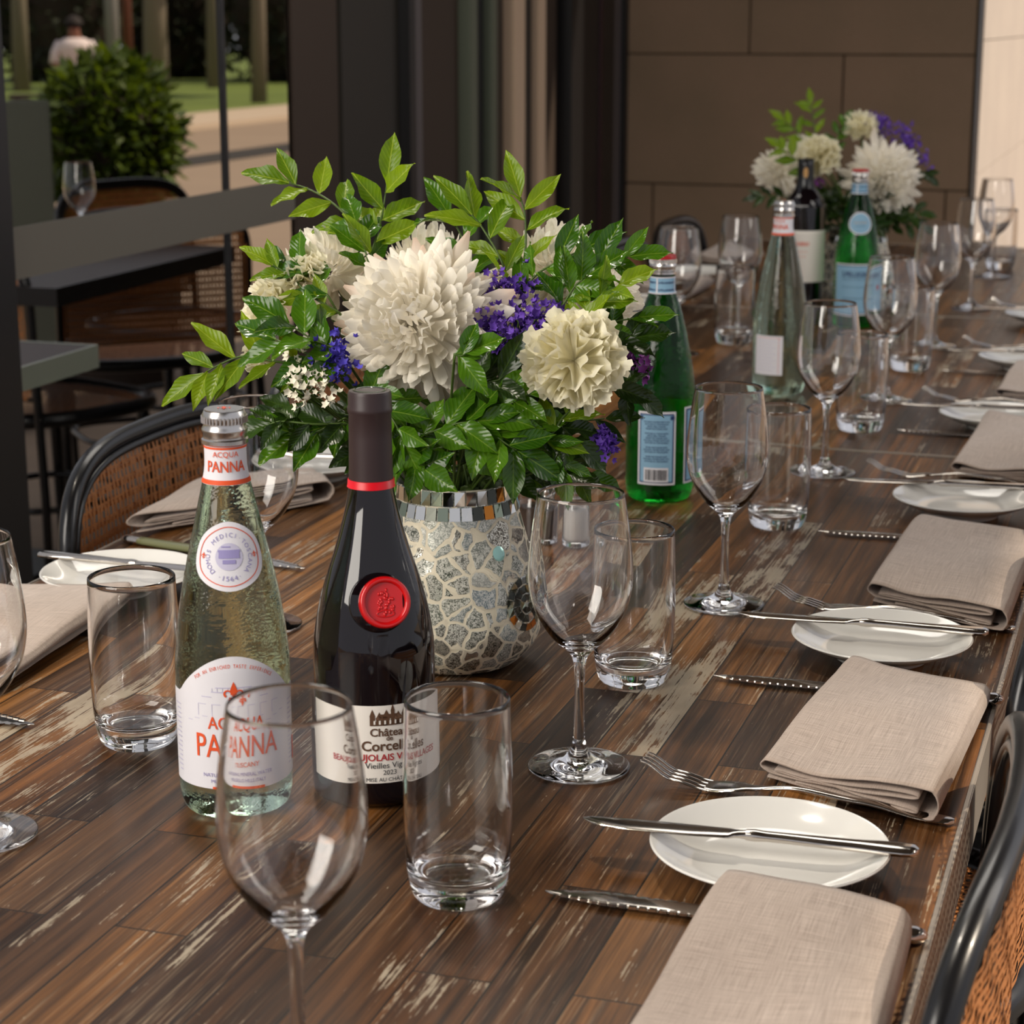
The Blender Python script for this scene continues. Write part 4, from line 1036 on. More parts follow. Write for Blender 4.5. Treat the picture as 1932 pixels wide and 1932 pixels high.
def statice(bm, seed, pts, size=.0042, n=26, spread=.011):
    rn = random.Random(seed)
    for c in pts:
        for _ in range(n):
            o = c + Vector((rn.gauss(0, 1), rn.gauss(0, 1), rn.gauss(0, 1)))*spread*.62
            ax = Vector((rn.gauss(0, 1), rn.gauss(0, 1) - .8, rn.gauss(0, 1) + .5)).normalized(); a, u, v = basis(ax); k5 = 5; s = size*rn.uniform(.7, 1.25)
            base = bm.verts.new(o)
            ring = []
            for k in range(k5*2):
                an = 2*PI*k/(k5*2); r = s*(1 if k % 2 == 0 else .62); ring.append(bm.verts.new(o + (u*math.cos(an) + v*math.sin(an))*r + a*s*(.9 if k % 2 == 0 else .55)))
            for k in range(k5*2): bm.faces.new((base, ring[k], ring[(k+1) % (k5*2)]))
def leaf(bm, tl, uvl, org, d, nrm, L, W, bend, fold, tnt, wave=0):
    side = d.cross(nrm).normalized(); nrm = side.cross(d).normalized(); pos = org.copy(); dd = d.copy(); nn = nrm.copy(); rows = []; nl = 8
    prof = [.05, .46, .80, .97, 1.0, .88, .62, .30, .02]
    for i in range(nl + 1):
        w_ = W/2*prof[i]; row = []
        for q in (-1, -.5, 0, .5, 1): row.append(bm.verts.new(pos + side*q*w_ + nn*(abs(q)**1.3*fold*w_*2 + wave*W*.12*math.sin(i*1.7 + q*2.2)*abs(q))))
        rows.append(row); pos = pos + dd*(L/nl); m = Matrix.Rotation(bend/nl, 3, side); dd = (m @ dd).normalized(); nn = (m @ nn).normalized()
    for i in range(nl):
        for q in range(4):
            f = bm.faces.new((rows[i][q], rows[i][q+1], rows[i+1][q+1], rows[i+1][q])); uvs = [(q, i), (q+1, i), (q+1, i+1), (q, i+1)]
            for lp, (a, b) in zip(f.loops, uvs): lp[uvl].uv = ((a - 2)/2*prof[b], b/nl); lp[tl] = (tnt, 0, 0, 1)
def sprig(label, pts, root, m, nleaf, L, seed, group=None, W=.42, up=None, start=0.0, term=True, name='leafy_sprig', mt='stem_green'):
    """pts: leafy part of the stem; root: where it comes out of the vase"""
    rn = random.Random(seed); pts = [Vector(q) for q in pts]; path = catmull(pts, 10); n = len(path)
    mid = (root + pts[0])/2 + Vector((0, 0, .01)); stem = catmull([root, mid, pts[0]], 5)[:-1] + path
    o0 = thing(name, label, 'sprig', root, 0, group)
    bm = bmesh.new(); k = len(stem); tube(bm, [q - root for q in stem], [.0013 - .0007*i/k for i in range(k)], 6); obj('stem', bm, mt, o0)
    bm = bmesh.new(); tl = tint_layer(bm); uvl = lay(bm)
    view = (CAM - pts[-1]).normalized(); up = up or (view*.75 + Vector((0, 0, .5))).normalized()
    cnt = nleaf
    for i in range(cnt):
        t = start + (1 - start)*(i + .3)/cnt; j = min(n - 2, int(t*(n - 1))); q = path[j]; tg = (path[min(j+1, n-1)] - path[max(j-1, 0)]).normalized()
        nr = (up + Vector((rn.gauss(0, .3), rn.gauss(0, .3), rn.gauss(0, .3)))).normalized(); sd = tg.cross(nr).normalized()*(1 if i % 2 else -1)
        a = math.radians(rn.uniform(38, 62)); d = (tg*math.cos(a) + sd*math.sin(a) + nr*rn.uniform(-.1, .25)).normalized()
        ll = L*(1 - .35*abs(t - .5))*rn.uniform(.85, 1.12)
        leaf(bm, tl, uvl, q - root, d, nr, ll, ll*W*rn.uniform(.9, 1.1), rn.uniform(-.7, .25), .22, rn.random(), 1)
    if term:
        tg = (path[-1] - path[-3]).normalized(); leaf(bm, tl, uvl, path[-1] - root, tg, up, L*.95, L*W, -.35, .22, rn.random(), 1)
    obj('leaves', bm, m, o0); return o0
def bloom(kind, label, px, py, Z, aim, R, seed, root, group=None, m=None, cat='flower', name=None, **kw):
    """flower head at a point of the view, its axis along aim, with a stem down into the vase"""
    c = PZ(px, py, Z) if Z else Vector(px)
    o = thing(name or kind, label, cat, root, 0, group); ax = Vector(aim).normalized()
    bm = bmesh.new()
    if kind == 'chrysanthemum': mum(bm, seed, R, **kw)
    else: carnation(bm, seed, R, **kw)
    h = obj('petals', bm, m or ('mum_petal' if kind == 'chrysanthemum' else 'carnation_petal'), o)
    h.matrix_local = Matrix.Translation(c - root) @ ax.to_track_quat('Z', 'Y').to_matrix().to_4x4()
    bm = bmesh.new(); back = c - ax*R*.35; tube(bm, [q - root for q in catmull([root, (root + back)/2 + Vector((0, 0, .012)), back - ax*.006, back], 5)], .0021, 8)
    lathe_c = bmesh.new(); lathe_c.free(); obj('stem', bm, 'stem_green', o)
    bm = bmesh.new(); lathe(bm, [(0, -R*.42), (R*.16, -R*.36), (R*.24, -R*.12), (R*.2, R*.12), (0, R*.2)], 16); cx_ = obj('calyx', bm, 'stem_green', o); cx_.matrix_local = h.matrix_local.copy()
    return o
def statice_sprig(label, px_pts, root, m, seed, name='statice', size=.0042, n=26, spread=.011, group=None):
    o = thing(name, label, 'flower', root, 0, group); pts = [PZ(*q) for q in px_pts]
    bm = bmesh.new(); statice(bm, seed, [q - root for q in pts], size, n, spread); obj('florets', bm, m, o)
    bm = bmesh.new()
    for q in pts: tube(bm, [v - root for v in catmull([root, (root + pts[0])/2, (q + pts[0])/2 + Vector((0, 0, -.008)), q], 4)], .0009, 5)
    obj('stem', bm, 'stem_green', o); return o
toCam = lambda p: (CAM - p).normalized()
def K(c, px, py, Z=None): return PZ(px, py, Z or c)
root1 = Vector((V1.x, V1.y, T + .150))
def r1(dx, dy): return root1 + Vector((dx, dy, 0))
G1 = 'leafy sprigs filling the inside of the large bouquet'
# chrysanthemums
bloom('chrysanthemum', 'huge cream chrysanthemum facing front at the heart of the large bouquet', 785, 612, 1.535, (.08, -1, .30), .071, 1, r1(-.01, -.02), openness=125, N=380, brown=.3)
bloom('chrysanthemum', 'white chrysanthemum behind the big bloom at its upper left, petals pointing up', 622, 515, 1.66, (-.45, -.35, 1), .050, 2, r1(-.02, .01), N=150)
bloom('chrysanthemum', 'white chrysanthemum with browned centre peeping over the top of the big bloom', 808, 520, 1.68, (0, .25, 1), .052, 3, r1(0, .02), N=170, brown=.5)
bloom('chrysanthemum', 'white chrysanthemum at the upper right of the large bouquet among leaves', 1052, 520, 1.64, (.25, -.45, 1), .056, 4, r1(.02, .01), N=190)
bloom('chrysanthemum', 'white chrysanthemum at the right side of the large bouquet, touching the green bottle', 1122, 585, 1.62, (1, -.45, .25), .050, 5, r1(.03, 0), N=170)
# carnations
bloom('carnation', 'cream ruffled carnation on the lower right of the large bouquet', 1084, 682, 1.50, (.25, -1, .28), .0365, 6, r1(.02, -.02))
bloom('carnation', 'small white carnation at the upper left of the large bouquet below a long leaf', 578, 535, 1.60, (-.5, -.6, .8), .026, 7, r1(-.03, 0))
bloom('carnation', 'white carnation at the left side of the large bouquet', 530, 590, 1.59, (-.8, -.6, .4), .028, 8, r1(-.03, -.01))
bloom('carnation', 'small cream carnation low at the left of the large bouquet, half behind leaves', 512, 658, 1.58, (-.9, -.6, .1), .022, 9, r1(-.03, -.01))
# statice
statice_sprig('purple statice right of the big bloom', [(935, 545, 1.56), (960, 540, 1.57), (985, 545, 1.57), (952, 556, 1.56)], r1(.01, 0), 'purple_petal', 1, size=.0036)
statice_sprig('dark purple statice tucked under the right edge of the big bloom', [(930, 600, 1.53), (938, 618, 1.53), (925, 628, 1.53), (940, 645, 1.53), (968, 655, 1.54)], r1(.01, -.01), 'purple_petal', 2, size=.0036)
statice_sprig('purple statice in a row above the cream carnation', [(975, 605, 1.54), (1000, 603, 1.54), (1022, 598, 1.54), (1045, 594, 1.54), (1000, 618, 1.54), (1030, 610, 1.54)], r1(.015, -.01), 'purple_petal', 3, size=.0036)
statice_sprig('blue-violet statice at the lower left of the big bloom', [(626, 662, 1.52), (634, 678, 1.52), (628, 694, 1.52), (640, 690, 1.52)], r1(-.02, -.02), 'violet_petal', 4, size=.0036)
statice_sprig('magenta statice at the far right of the large bouquet by the green bottle', [(1178, 664, 1.56), (1190, 676, 1.56), (1176, 690, 1.56), (1196, 694, 1.56), (1184, 704, 1.56)], r1(.03, 0), 'magenta_petal', 5, size=.0040)
statice_sprig('white statice at the lower left of the large bouquet', [(556, 700, 1.52), (575, 690, 1.52), (545, 720, 1.52), (580, 720, 1.51), (598, 735, 1.51), (572, 744, 1.51), (600, 715, 1.51), (612, 745, 1.51)], r1(-.03, -.02), 'white_petal', 6, n=12, size=.0036, spread=.009)
statice_sprig('single violet statice drooping at the lower right of the large bouquet', [(1137, 838, 1.54), (1146, 846, 1.54), (1143, 830, 1.54)], r1(.035, -.01), 'purple_petal', 7, size=.0040, n=30, spread=.007)
# greenery, by the points its stem passes
def SP(label, pts, m, n, L, seed, W=.42, dx=0, dy=0, **k): return sprig(label, [PZ(*q) for q in pts], r1(dx, dy), m, n, L, seed, W=W, **k)
SP('bright young sprig rising highest at the upper left of the large bouquet', [(700, 470, 1.63), (672, 428, 1.64), (630, 385, 1.65), (585, 358, 1.66), (545, 345, 1.66)], 'young_leaf', 8, .043, 1, .42, dx=-.02, dy=.01)
SP('upright dark sprig beside the tall upper left sprig', [(700, 480, 1.62), (712, 440, 1.63), (722, 400, 1.64), (730, 345, 1.64)], 'young_leaf', 6, .045, 2, .40, dx=-.01, dy=.01)
SP('short leafy sprig behind the top of the big bloom, left of centre', [(700, 510, 1.62), (688, 470, 1.62), (672, 420, 1.63)], 'glossy_leaf', 5, .034, 41, .5, dx=-.01, dy=.01)
SP('long narrow-leaved sprig reaching out at the far left of the large bouquet', [(590, 690, 1.56), (520, 682, 1.56), (460, 672, 1.56), (410, 690, 1.56), (385, 705, 1.56)], 'young_leaf', 9, .045, 3, .34, dx=-.03, dy=-.01)
SP('sprig of curled leaves at the left between two white carnations', [(640, 590, 1.57), (590, 560, 1.57), (545, 520, 1.58), (515, 500, 1.58)], 'young_leaf', 6, .032, 4, .40, dx=-.03)
SP('small sprig at the upper left above the white carnation', [(620, 560, 1.57), (580, 510, 1.58), (540, 492, 1.59)], 'glossy_leaf', 5, .034, 42, .46, dx=-.03)
SP('large glossy leaves at the left in front of the white carnations', [(640, 660, 1.52), (590, 640, 1.52), (545, 612, 1.52)], 'glossy_leaf', 5, .044, 5, .48, dx=-.03, dy=-.02)
SP('glossy sprig below the left carnations, pointing left', [(640, 690, 1.52), (590, 672, 1.52), (520, 640, 1.53)], 'glossy_leaf', 5, .042, 43, .46, dx=-.03, dy=-.02)
SP('broad leafy sprig standing right of the top of the big bloom', [(885, 560, 1.62), (880, 500, 1.62), (872, 450, 1.63), (850, 410, 1.63)], 'glossy_leaf', 5, .042, 6, .42, dx=.01, dy=.01)
SP('tall slender sprig with five leaves at the upper right of the large bouquet', [(985, 520, 1.60), (992, 460, 1.60), (990, 405, 1.60), (982, 372, 1.60)], 'young_leaf', 7, .043, 7, .36, dx=.02)
SP('long-leaved sprig leaning left below the tall slender one', [(960, 540, 1.58), (945, 490, 1.58), (910, 430, 1.59), (890, 405, 1.59)], 'young_leaf', 6, .046, 8, .34, dx=.01)
SP('sprig of big leaves crossing the upper right chrysanthemum', [(985, 560, 1.57), (1010, 520, 1.57), (1060, 490, 1.57), (1100, 470, 1.57)], 'glossy_leaf', 7, .040, 9, .42, dx=.02)
SP('sprig reaching right over the top right chrysanthemum', [(1060, 540, 1.56), (1110, 505, 1.56), (1160, 490, 1.56), (1185, 485, 1.56)], 'glossy_leaf', 5, .038, 10, .40, dx=.03)
SP('bright-leaved sprig at the right before the side chrysanthemum', [(1090, 620, 1.53), (1105, 590, 1.53), (1130, 560, 1.53), (1165, 540, 1.53)], 'young_leaf', 6, .036, 11, .44, dx=.03)
SP('sprig pointing right beside the green bottle shoulder', [(1100, 640, 1.54), (1150, 610, 1.54), (1200, 600, 1.54)], 'glossy_leaf', 4, .036, 12, .42, dx=.03)
SP('dark sprig at the right below the magenta statice', [(1130, 740, 1.54), (1170, 725, 1.54), (1190, 735, 1.54)], 'dark_leaf', 4, .036, 13, .44, dx=.03)
SP('small sprig of three leaves lying on the big bloom', [(858, 668, 1.455), (868, 672, 1.455), (878, 668, 1.455)], 'glossy_leaf', 3, .034, 14, .50, dx=0, dy=-.02)
SP('sprig of hanging round leaves over the vase rim', [(770, 860, 1.53), (860, 838, 1.52), (930, 825, 1.52), (985, 810, 1.52)], 'glossy_leaf', 7, .040, 15, .52, dx=.0, dy=-.03, up=Vector((-.2, -.8, .4)))
SP('sprig with long glossy leaves drooping over the right of the vase', [(900, 790, 1.52), (945, 830, 1.51), (975, 850, 1.51)], 'glossy_leaf', 6, .046, 16, .42, dx=.01, dy=-.03, up=Vector((.1, -.8, .5)))
SP('leafy sprig above the vase, in front of the carnation stem', [(860, 800, 1.52), (930, 775, 1.52), (1000, 745, 1.51)], 'glossy_leaf', 7, .040, 17, .48, dx=.01, dy=-.03)
SP('bright leaf cluster below the cream carnation', [(1000, 850, 1.52), (1040, 820, 1.52), (1060, 790, 1.52), (1075, 775, 1.52)], 'young_leaf', 5, .036, 18, .34, dx=.02, dy=-.02)
SP('drooping twin leaves hanging beside the salt shaker', [(1030, 830, 1.52), (1055, 860, 1.52), (1060, 880, 1.52)], 'glossy_leaf', 3, .036, 19, .36, dx=.03, dy=-.02)
SP('sprig reaching left above the goblet and water bottle cap', [(650, 800, 1.55), (590, 800, 1.54), (535, 795, 1.54), (510, 800, 1.54)], 'dark_leaf', 6, .034, 20, .46, dx=-.03, dy=-.01)
SP('broad hanging leaves left of the wine bottle neck', [(650, 790, 1.56), (610, 810, 1.55), (575, 822, 1.55), (545, 815, 1.55)], 'glossy_leaf', 5, .038, 21, .55, dx=-.03, dy=-.01, up=Vector((-.2, -.9, .3)))
SP('leafy sprig between the wine bottle neck and the big bloom', [(650, 770, 1.54), (700, 750, 1.53), (745, 760, 1.53), (780, 800, 1.53)], 'glossy_leaf', 7, .036, 22, .5, dx=-.01, dy=-.03)
SP('thin sprig reaching right under the carnation toward the green bottle', [(1040, 800, 1.55), (1090, 795, 1.55), (1140, 790, 1.55)], 'dark_leaf', 4, .034, 23, .34, dx=.03)
SP('broad leaves hanging over the vase rim at its left', [(740, 850, 1.53), (775, 868, 1.52), (800, 885, 1.51)], 'glossy_leaf', 5, .038, 61, .52, dx=-.01, dy=-.03, up=Vector((-.2, -.8, .4)))
SP('leafy sprig low in front, over the middle of the vase rim', [(800, 820, 1.52), (860, 800, 1.51), (900, 795, 1.51)], 'glossy_leaf', 6, .040, 62, .5, dx=0, dy=-.03, up=Vector((0, -.8, .4)))
SP('leafy sprig under the big bloom at its lower left', [(700, 740, 1.52), (740, 790, 1.51), (760, 830, 1.51)], 'glossy_leaf', 6, .038, 63, .5, dx=-.01, dy=-.03, up=Vector((-.1, -.8, .4)))
SP('dark sprig under the big bloom, behind the carnation stem', [(880, 730, 1.52), (930, 720, 1.52), (985, 700, 1.52)], 'dark_leaf', 7, .042, 64, .48, dx=.01, dy=-.02)
SP('dark sprig below the cream carnation, pointing down and right', [(990, 770, 1.53), (1040, 790, 1.53), (1085, 830, 1.53)], 'dark_leaf', 6, .038, 65, .46, dx=.02, dy=-.02)
SP('dark sprig at the lower left behind the cap of the water bottle', [(600, 740, 1.56), (560, 765, 1.56), (530, 775, 1.56)], 'dark_leaf', 5, .036, 66, .46, dx=-.03, dy=-.01)
SP('glossy sprig at the upper right between the two right chrysanthemums', [(1060, 580, 1.54), (1085, 540, 1.54), (1110, 520, 1.54)], 'glossy_leaf', 6, .040, 67, .46, dx=.03)
SP('glossy sprig at the right edge of the bouquet, touching the green bottle neck', [(1120, 680, 1.54), (1150, 650, 1.54), (1185, 640, 1.54)], 'dark_leaf', 5, .040, 68, .46, dx=.03)
rn = random.Random(99)
for i in range(30):
    a = rn.uniform(0, 2*PI); el = rn.uniform(.05, 1.2); R_ = rn.uniform(.075, .115)
    c = root1 + Vector((math.cos(a)*math.cos(el)*1.15, math.sin(a)*math.cos(el)*.8, math.sin(el)*.95 - .005))*R_ + Vector((0, 0, .005))
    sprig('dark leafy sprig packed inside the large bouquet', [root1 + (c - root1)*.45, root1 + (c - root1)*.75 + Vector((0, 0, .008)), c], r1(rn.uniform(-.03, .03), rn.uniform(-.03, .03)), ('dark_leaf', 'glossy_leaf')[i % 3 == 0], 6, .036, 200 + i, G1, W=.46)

# second bouquet
root2 = Vector((V2.x, V2.y, T + .150)); G2 = 'leafy sprigs filling the far bouquet'
def rr2(dx, dy): return root2 + Vector((dx, dy, 0))
Z2 = 3.66
bloom('chrysanthemum', 'large white chrysanthemum at the right of the far bouquet', 1672, 335, 3.60, (.5, -1, .15), .074, 31, rr2(.02, -.02), openness=122, N=220, brown=.1)
bloom('chrysanthemum', 'white chrysanthemum at the left of the far bouquet', 1462, 322, 3.64, (-.8, -.7, .1), .052, 32, rr2(-.02, -.01), N=150, brown=.1)
bloom('chrysanthemum', 'white chrysanthemum peeping up in the middle of the far bouquet', 1510, 285, 3.70, (-.1, -.4, 1), .040, 33, rr2(0, .01), N=110, brown=.1)
bloom('carnation', 'cream carnation in the middle of the far bouquet', 1546, 298, 3.58, (-.1, -1, .2), .038, 34, rr2(0, -.02))
bloom('carnation', 'small cream carnation at the top right of the far bouquet', 1625, 246, 3.66, (0, -.6, .8), .030, 35, rr2(.01, 0))
statice_sprig('purple statice at the top of the far bouquet', [(1652, 226, 3.66), (1662, 240, 3.66), (1672, 248, 3.66), (1650, 238, 3.66)], rr2(.01, 0), 'purple_petal', 41, spread=.014)
statice_sprig('violet statice at the upper right of the far bouquet', [(1702, 248, 3.66), (1710, 262, 3.66), (1722, 276, 3.66), (1738, 300, 3.66)], rr2(.02, 0), 'purple_petal', 42, spread=.014)
statice_sprig('magenta statice beside the far wine bottle neck', [(1530, 336, 3.58), (1540, 342, 3.58)], rr2(-.01, -.01), 'magenta_petal', 43)
def SP2(label, pts, m, n, L, seed, W=.4, dx=0, dy=0): return sprig(label, [PZ(*q) for q in pts], rr2(dx, dy), m, n, L, seed, W=W)
SP2('tall bright sprig at the top of the far bouquet', [(1540, 300, 3.66), (1538, 255, 3.66), (1532, 215, 3.66), (1530, 198, 3.66)], 'young_leaf', 9, .036, 51, .36)
SP2('bright sprig leaning left from the far bouquet', [(1530, 290, 3.66), (1505, 250, 3.66), (1480, 228, 3.66)], 'young_leaf', 7, .038, 52, .4)
SP2('leafy sprig before the left chrysanthemum of the far bouquet', [(1520, 320, 3.58), (1495, 295, 3.58), (1475, 280, 3.58)], 'young_leaf', 6, .038, 53, .42, dx=-.01)
SP2('leafy sprig right of the tall one in the far bouquet', [(1570, 300, 3.66), (1580, 260, 3.66), (1592, 235, 3.66)], 'glossy_leaf', 7, .036, 54, .4)
SP2('dark sprig at the right edge of the far bouquet', [(1690, 340, 3.70), (1725, 320, 3.70), (1745, 330, 3.70)], 'dark_leaf', 5, .038, 55, .4, dx=.02)
SP2('dark sprig hanging low at the left of the far bouquet', [(1490, 370, 3.62), (1455, 370, 3.62), (1435, 372, 3.62)], 'dark_leaf', 6, .036, 56, .4, dx=-.02)
SP2('dark sprig hanging below the far large chrysanthemum', [(1640, 390, 3.64), (1665, 402, 3.64), (1685, 410, 3.64)], 'dark_leaf', 6, .036, 57, .4, dx=.02)
for i in range(20):
    a = rn.uniform(0, 2*PI); el = rn.uniform(.0, 1.1); R_ = rn.uniform(.08, .125)
    c = root2 + Vector((math.cos(a)*math.cos(el)*1.1, math.sin(a)*math.cos(el)*.8, math.sin(el)*.9))*R_
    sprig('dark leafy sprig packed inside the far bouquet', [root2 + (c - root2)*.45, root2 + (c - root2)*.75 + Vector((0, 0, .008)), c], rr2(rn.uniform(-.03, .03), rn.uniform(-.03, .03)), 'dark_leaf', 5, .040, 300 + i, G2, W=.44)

# ================================================================ BEYOND THE GLASS
def bush(name, label, base, rx, ry, rz, zc, n, L, m, seed, trunk=None, cat='shrub', core=True, group=None):
    t = thing(name, label, cat, base, 0, group); rn = random.Random(seed); bm = bmesh.new(); tl = tint_layer(bm); uvl = lay(bm)
    for i in range(n):
        v = Vector((rn.gauss(0, 1), rn.gauss(0, 1), rn.gauss(0, 1))).normalized()*rn.uniform(.72, 1.0)
        lump = 1 + .22*noise.noise(v*2.3 + Vector((seed, 0, 0)))
        p_ = Vector((v.x*rx*lump, v.y*ry*lump, zc + v.z*rz*lump)); d = (v + Vector((rn.gauss(0, .6), rn.gauss(0, .6), rn.gauss(0, .6)))).normalized()
        nr = (v*.5 + Vector((rn.gauss(0, .5), rn.gauss(0, .5), .9))).normalized(); sd = d.cross(nr).normalized(); l2 = L*rn.uniform(.6, 1.3); tt = rn.random()
        q = [p_, p_ + d*l2*.5 + sd*l2*.24, p_ + d*l2, p_ + d*l2*.5 - sd*l2*.24]; f = bm.faces.new([bm.verts.new(x) for x in q])
        for lp, uv in zip(f.loops, ((0, 0), (1, .5), (0, 1), (-1, .5))): lp[uvl].uv = uv; lp[tl] = (tt, 0, 0, 1)
    obj('foliage', bm, m, t, False)
    if core:
        bm = bmesh.new(); bmesh.ops.create_icosphere(bm, subdivisions=3, radius=1)
        for v in bm.verts:
            lump = .80 + .18*noise.noise(v.co*2.3 + Vector((seed, 0, 0))); v.co = Vector((v.co.x*rx*lump, v.co.y*ry*lump, zc + v.co.z*rz*lump))
        tlc = tint_layer(bm); o = obj('inner_twigs', bm, 'bark_dark', t)
    if trunk:
        bm = bmesh.new(); tube(bm, [(0, 0, 0), (.05, 0, zc*.5), (0, .04, zc)], [trunk, trunk*.8, trunk*.5], 10); obj('trunk', bm, 'bark', t)
    return t
c = PZ(205, 300, 7.2); c.z = 0
t = thing('planter', 'dark tapered planter standing beyond the glass front', 'planter', c)
bm = bmesh.new(); lathe(bm, [(0, 0), (.20, 0), (.27, .54), (.28, .56), (.25, .56), (.24, .52), (0, .52)], 32); obj('pot', fix(bm), 'planter_clay', t, sharp=40)
bush('potted_shrub', 'bushy green shrub growing in the planter beyond the glass', (c.x, c.y, .565), .25, .25, .30, .29, 3800, .06, 'bush_leaf', 3)
for i, (px, Z, h, w_, m, lab, nm) in enumerate(((40, 6.3, 1.03, .19, 'screen_board', 'pale grey-green screen panel at the left beyond the glass', 'screen_panel'),)):
    c = PZ(px, 300, Z); t = thing(nm, lab, 'panel', (c.x, c.y, 0), YAW + .5)
    bm = bmesh.new(); box(bm, -w_/2, w_/2, -.02, .02, .12, h, bev=.005); obj('board', bm, m, t, False)
    for s in (-1, 1): bm = bmesh.new(); box(bm, s*w_*.4 - .02, s*w_*.4 + .02, -.06, .06, 0, .12); obj('foot', bm, 'black_metal', t, False)
# a tabletop of another table with chairs
def other_table(label, cx_, cy_, rz, lx, ly, topm, edge):
    t = thing('cafe_table', label, 'table', (cx_, cy_, 0), rz)
    bm = bmesh.new(); box(bm, -lx, lx, -ly, ly, T - .035, T); obj('tabletop', bm, topm, t, False)
    bm = bmesh.new()
    for a in (-1, 1): box(bm, *sorted((a*lx, a*(lx + .006))), -ly - .006, ly + .006, T - .037, T + .001); box(bm, -lx, lx, *sorted((a*ly, a*(ly + .006))), T - .037, T + .001)
    obj('edging', bm, edge, t, False)
    bm = bmesh.new(); tube(bm, [(0, 0, .02), (0, 0, T - .035)], .035, 16); obj('pedestal', bm, 'black_metal', t)
    bm = bmesh.new(); box(bm, -.22, .22, -.22, .22, 0, .02, bev=.004); obj('base', bm, 'black_metal', t, False)
a = P(176, 652); other_table('small cafe table with a pale edge close behind the glass at the left', a.x - .30, a.y - .38, 0, .30, .38, 'dark_wood', 'glass_edge')
a = P(452, 462); other_table('long dark table behind the grey glass band', a.x - .55, a.y - .45, 0, .55, .40, 'dark_wood', 'black_metal')
b = P(300, 600, -.75 + .0)
for (px, Z, r, lab) in ((262, 5.1, 2.3, 'dark bentwood chair beyond the glass, left of the sunlit paving'), (330, 5.6, -.4, 'dark bentwood chair beyond the glass under the long table'), (70, 4.4, 1.2, 'dark cane chair beyond the glass at the far left')):
    q = PZ(px, 620, Z); dup(c0, (q.x, q.y, 0), r, lab, 'chairs beyond the glass')
for px, py, Z, lab in ((152, 400, 4.9, 'wine glass beyond the glass, standing in for a reflected one'),):  # solid glass in place of a wine glass reflected in the pane
    q = P(px, 405 + 60); q = PZ(px, 405, 4.7); clone(g, (q.x, q.y, T + .001), lab)
# people and street furniture far off
q = PZ(140, 60, 24.0)
t = thing('person', 'person in a white shirt sitting far off beyond the shrub', 'person', (q.x, q.y, 0), YAW + .2)
def skin(name, verts, edges, radii, m, parent):
    me = bpy.data.meshes.new(name); me.from_pydata(verts, edges, []); o = bpy.data.objects.new(name, me); C.objects.link(o); o.parent = parent
    mo = o.modifiers.new('skin', 'SKIN'); mo.use_smooth_shade = True
    for i, r in enumerate(radii): me.skin_vertices[0].data[i].radius = (r, r)
    me.skin_vertices[0].data[0].use_root = True; s = o.modifiers.new('sub', 'SUBSURF'); s.levels = 2; s.render_levels = 2; me.materials.append(M[m]); return o
V = [(0, 0, .50), (0, .02, .70), (0, .03, .92), (0, .02, 1.04), (0, 0, 1.12), (0, -.02, 1.22), (.17, .02, 1.00), (.24, -.05, .76), (.16, -.28, .66), (-.17, .02, 1.00), (-.24, -.05, .76), (-.16, -.28, .66), (.10, -.05, .48), (.13, -.44, .48), (.13, -.46, .06), (.13, -.58, .04), (-.10, -.05, .48), (-.13, -.44, .48), (-.13, -.46, .06), (-.13, -.58, .04), (.12, -.36, .64), (-.12, -.36, .64)]
Ee = [(0, 1), (1, 2), (2, 3), (3, 4), (4, 5), (3, 6), (6, 7), (7, 8), (3, 9), (9, 10), (10, 11), (0, 12), (12, 13), (13, 14), (14, 15), (0, 16), (16, 17), (17, 18), (18, 19), (8, 20), (11, 21)]
def skin_later():
    me = bpy.data.meshes.new('body'); me.from_pydata(V, Ee, []); bmx = bmesh.new(); bmx.from_mesh(me); sl_ = bmx.verts.layers.skin.verify(); bmx.verts.ensure_lookup_table()
    rad = [.14, .13, .14, .08, .055, .095, .065, .048, .035, .065, .048, .035, .09, .07, .045, .04, .09, .07, .045, .04, .04, .04]
    for v, r in zip(bmx.verts, rad): v[sl_].radius = (r, r*.85)
    bmx.verts[0][sl_].use_root = True; bmx.to_mesh(me); bmx.free(); o = bpy.data.objects.new('body', me); C.objects.link(o); o.parent = t
    mo = o.modifiers.new('skin', 'SKIN'); mo.use_smooth_shade = True; s = o.modifiers.new('sub', 'SUBSURF'); s.levels = 2; s.render_levels = 2
    me.materials.append(M['skin'])
skin_later()
bm = bmesh.new(); lathe(bm, smooth_profile([(.17, .50), (.17, .62), (.175, .80), (.215, .95), (.18, 1.04), (.07, 1.09), (.058, 1.10)], 4), 32)
for v in bm.verts: v.co.y = v.co.y*.78 + .02
for s in (-1, 1): tube(bm, [(s*.15, .02, 1.01), (s*.22, .0, .90), (s*.25, -.05, .78)], [.080, .068, .060], 14)
obj('shirt', fix(bm), 'shirt', t)
bm = bmesh.new(); bmesh.ops.create_icosphere(bm, subdivisions=3, radius=.105)
bmesh.ops.delete(bm, geom=[v for v in bm.verts if v.co.z < -.01 and v.co.y < .03], context='VERTS')
for v in bm.verts: v.co += Vector((0, .0, 1.235))
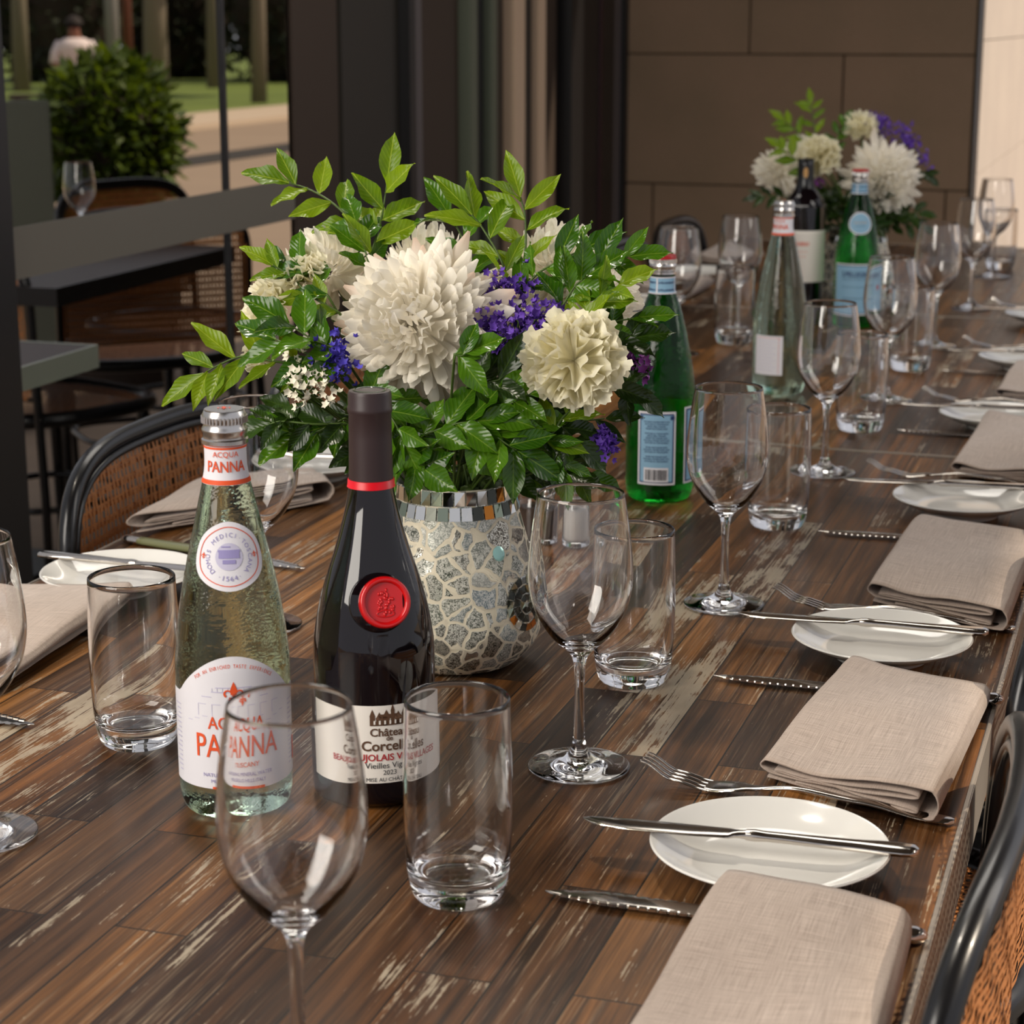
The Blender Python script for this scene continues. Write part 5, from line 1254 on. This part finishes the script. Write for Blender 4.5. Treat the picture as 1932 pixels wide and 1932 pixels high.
obj('hair', bm, 'hair', t)
bm = bmesh.new(); box(bm, -.8, .8, -.22, .22, .36, .42, bev=.01)
bench = thing('bench', 'low dark bench under the far sitting person', 'bench', (q.x, q.y, 0), YAW + .2)
obj('seat', bm, 'dark_wood', bench, False)
for s in (-1, 1): bm = bmesh.new(); box(bm, s*.7 - .03, s*.7 + .03, -.2, .2, 0, .36); obj('leg', bm, 'black_metal', bench, False)
for px, Z, r, m, lab in ((212, 27.5, .13, 'white_post', 'pale post standing far off beyond the shrub'), (240, 28.5, .10, 'red_post', 'rusty red post standing far off beside the pale post')):
    q = PZ(px, 60, Z); t = thing('street_post', lab, 'post', (q.x, q.y, .02)); bm = bmesh.new(); tube(bm, [(0, 0, 0), (0, 0, 3.6)], r*.7, 14); obj('shaft', bm, m, t); bm = bmesh.new(); tube(bm, [(0, 0, 0), (0, 0, .12)], r*1.1, 14); obj('base_plate', bm, m, t)
for i, (px, Z, h, tr, lab) in enumerate(((290, 30, 4.2, .20, 'stout pale-barked tree beyond the lawn, left of centre'), (485, 31, 4.4, .13, 'slim pale-barked tree beyond the lawn, right side'), (400, 38, 4.5, .14, 'dark tree in the middle beyond the lawn'), (35, 36, 4.3, .16, 'tree at the far left beyond the lawn'), (640, 34, 4.5, .14, 'tree beyond the lawn hidden by the door panels'))):
    q = PZ(px, 60, Z); bush('tree', lab, (q.x, q.y, .02), 1.0, 1.0, 1.3, h, 900, .45, 'tree_leaf', 60 + i, trunk=tr, cat='tree', core=True)
def hedge(label, px, Z, wx, seed):
    q = PZ(px, 60, Z); bush('hedge', label, (q.x, q.y, .02), wx, 1.3, 2.6, 1.9, 3200, .22, 'tree_leaf', seed, cat='hedge')
for i, (px, Z, lab) in enumerate(((110, 42, 'dark hedge closing the lawn at the left behind the person'), (330, 44.5, 'dark hedge closing the lawn behind the street posts'), (560, 42, 'dark hedge closing the lawn near the door panels'), (800, 44, 'dark hedge beyond the lawn, behind the door panels'))): hedge(lab, px, Z, 1.75, 71 + i)
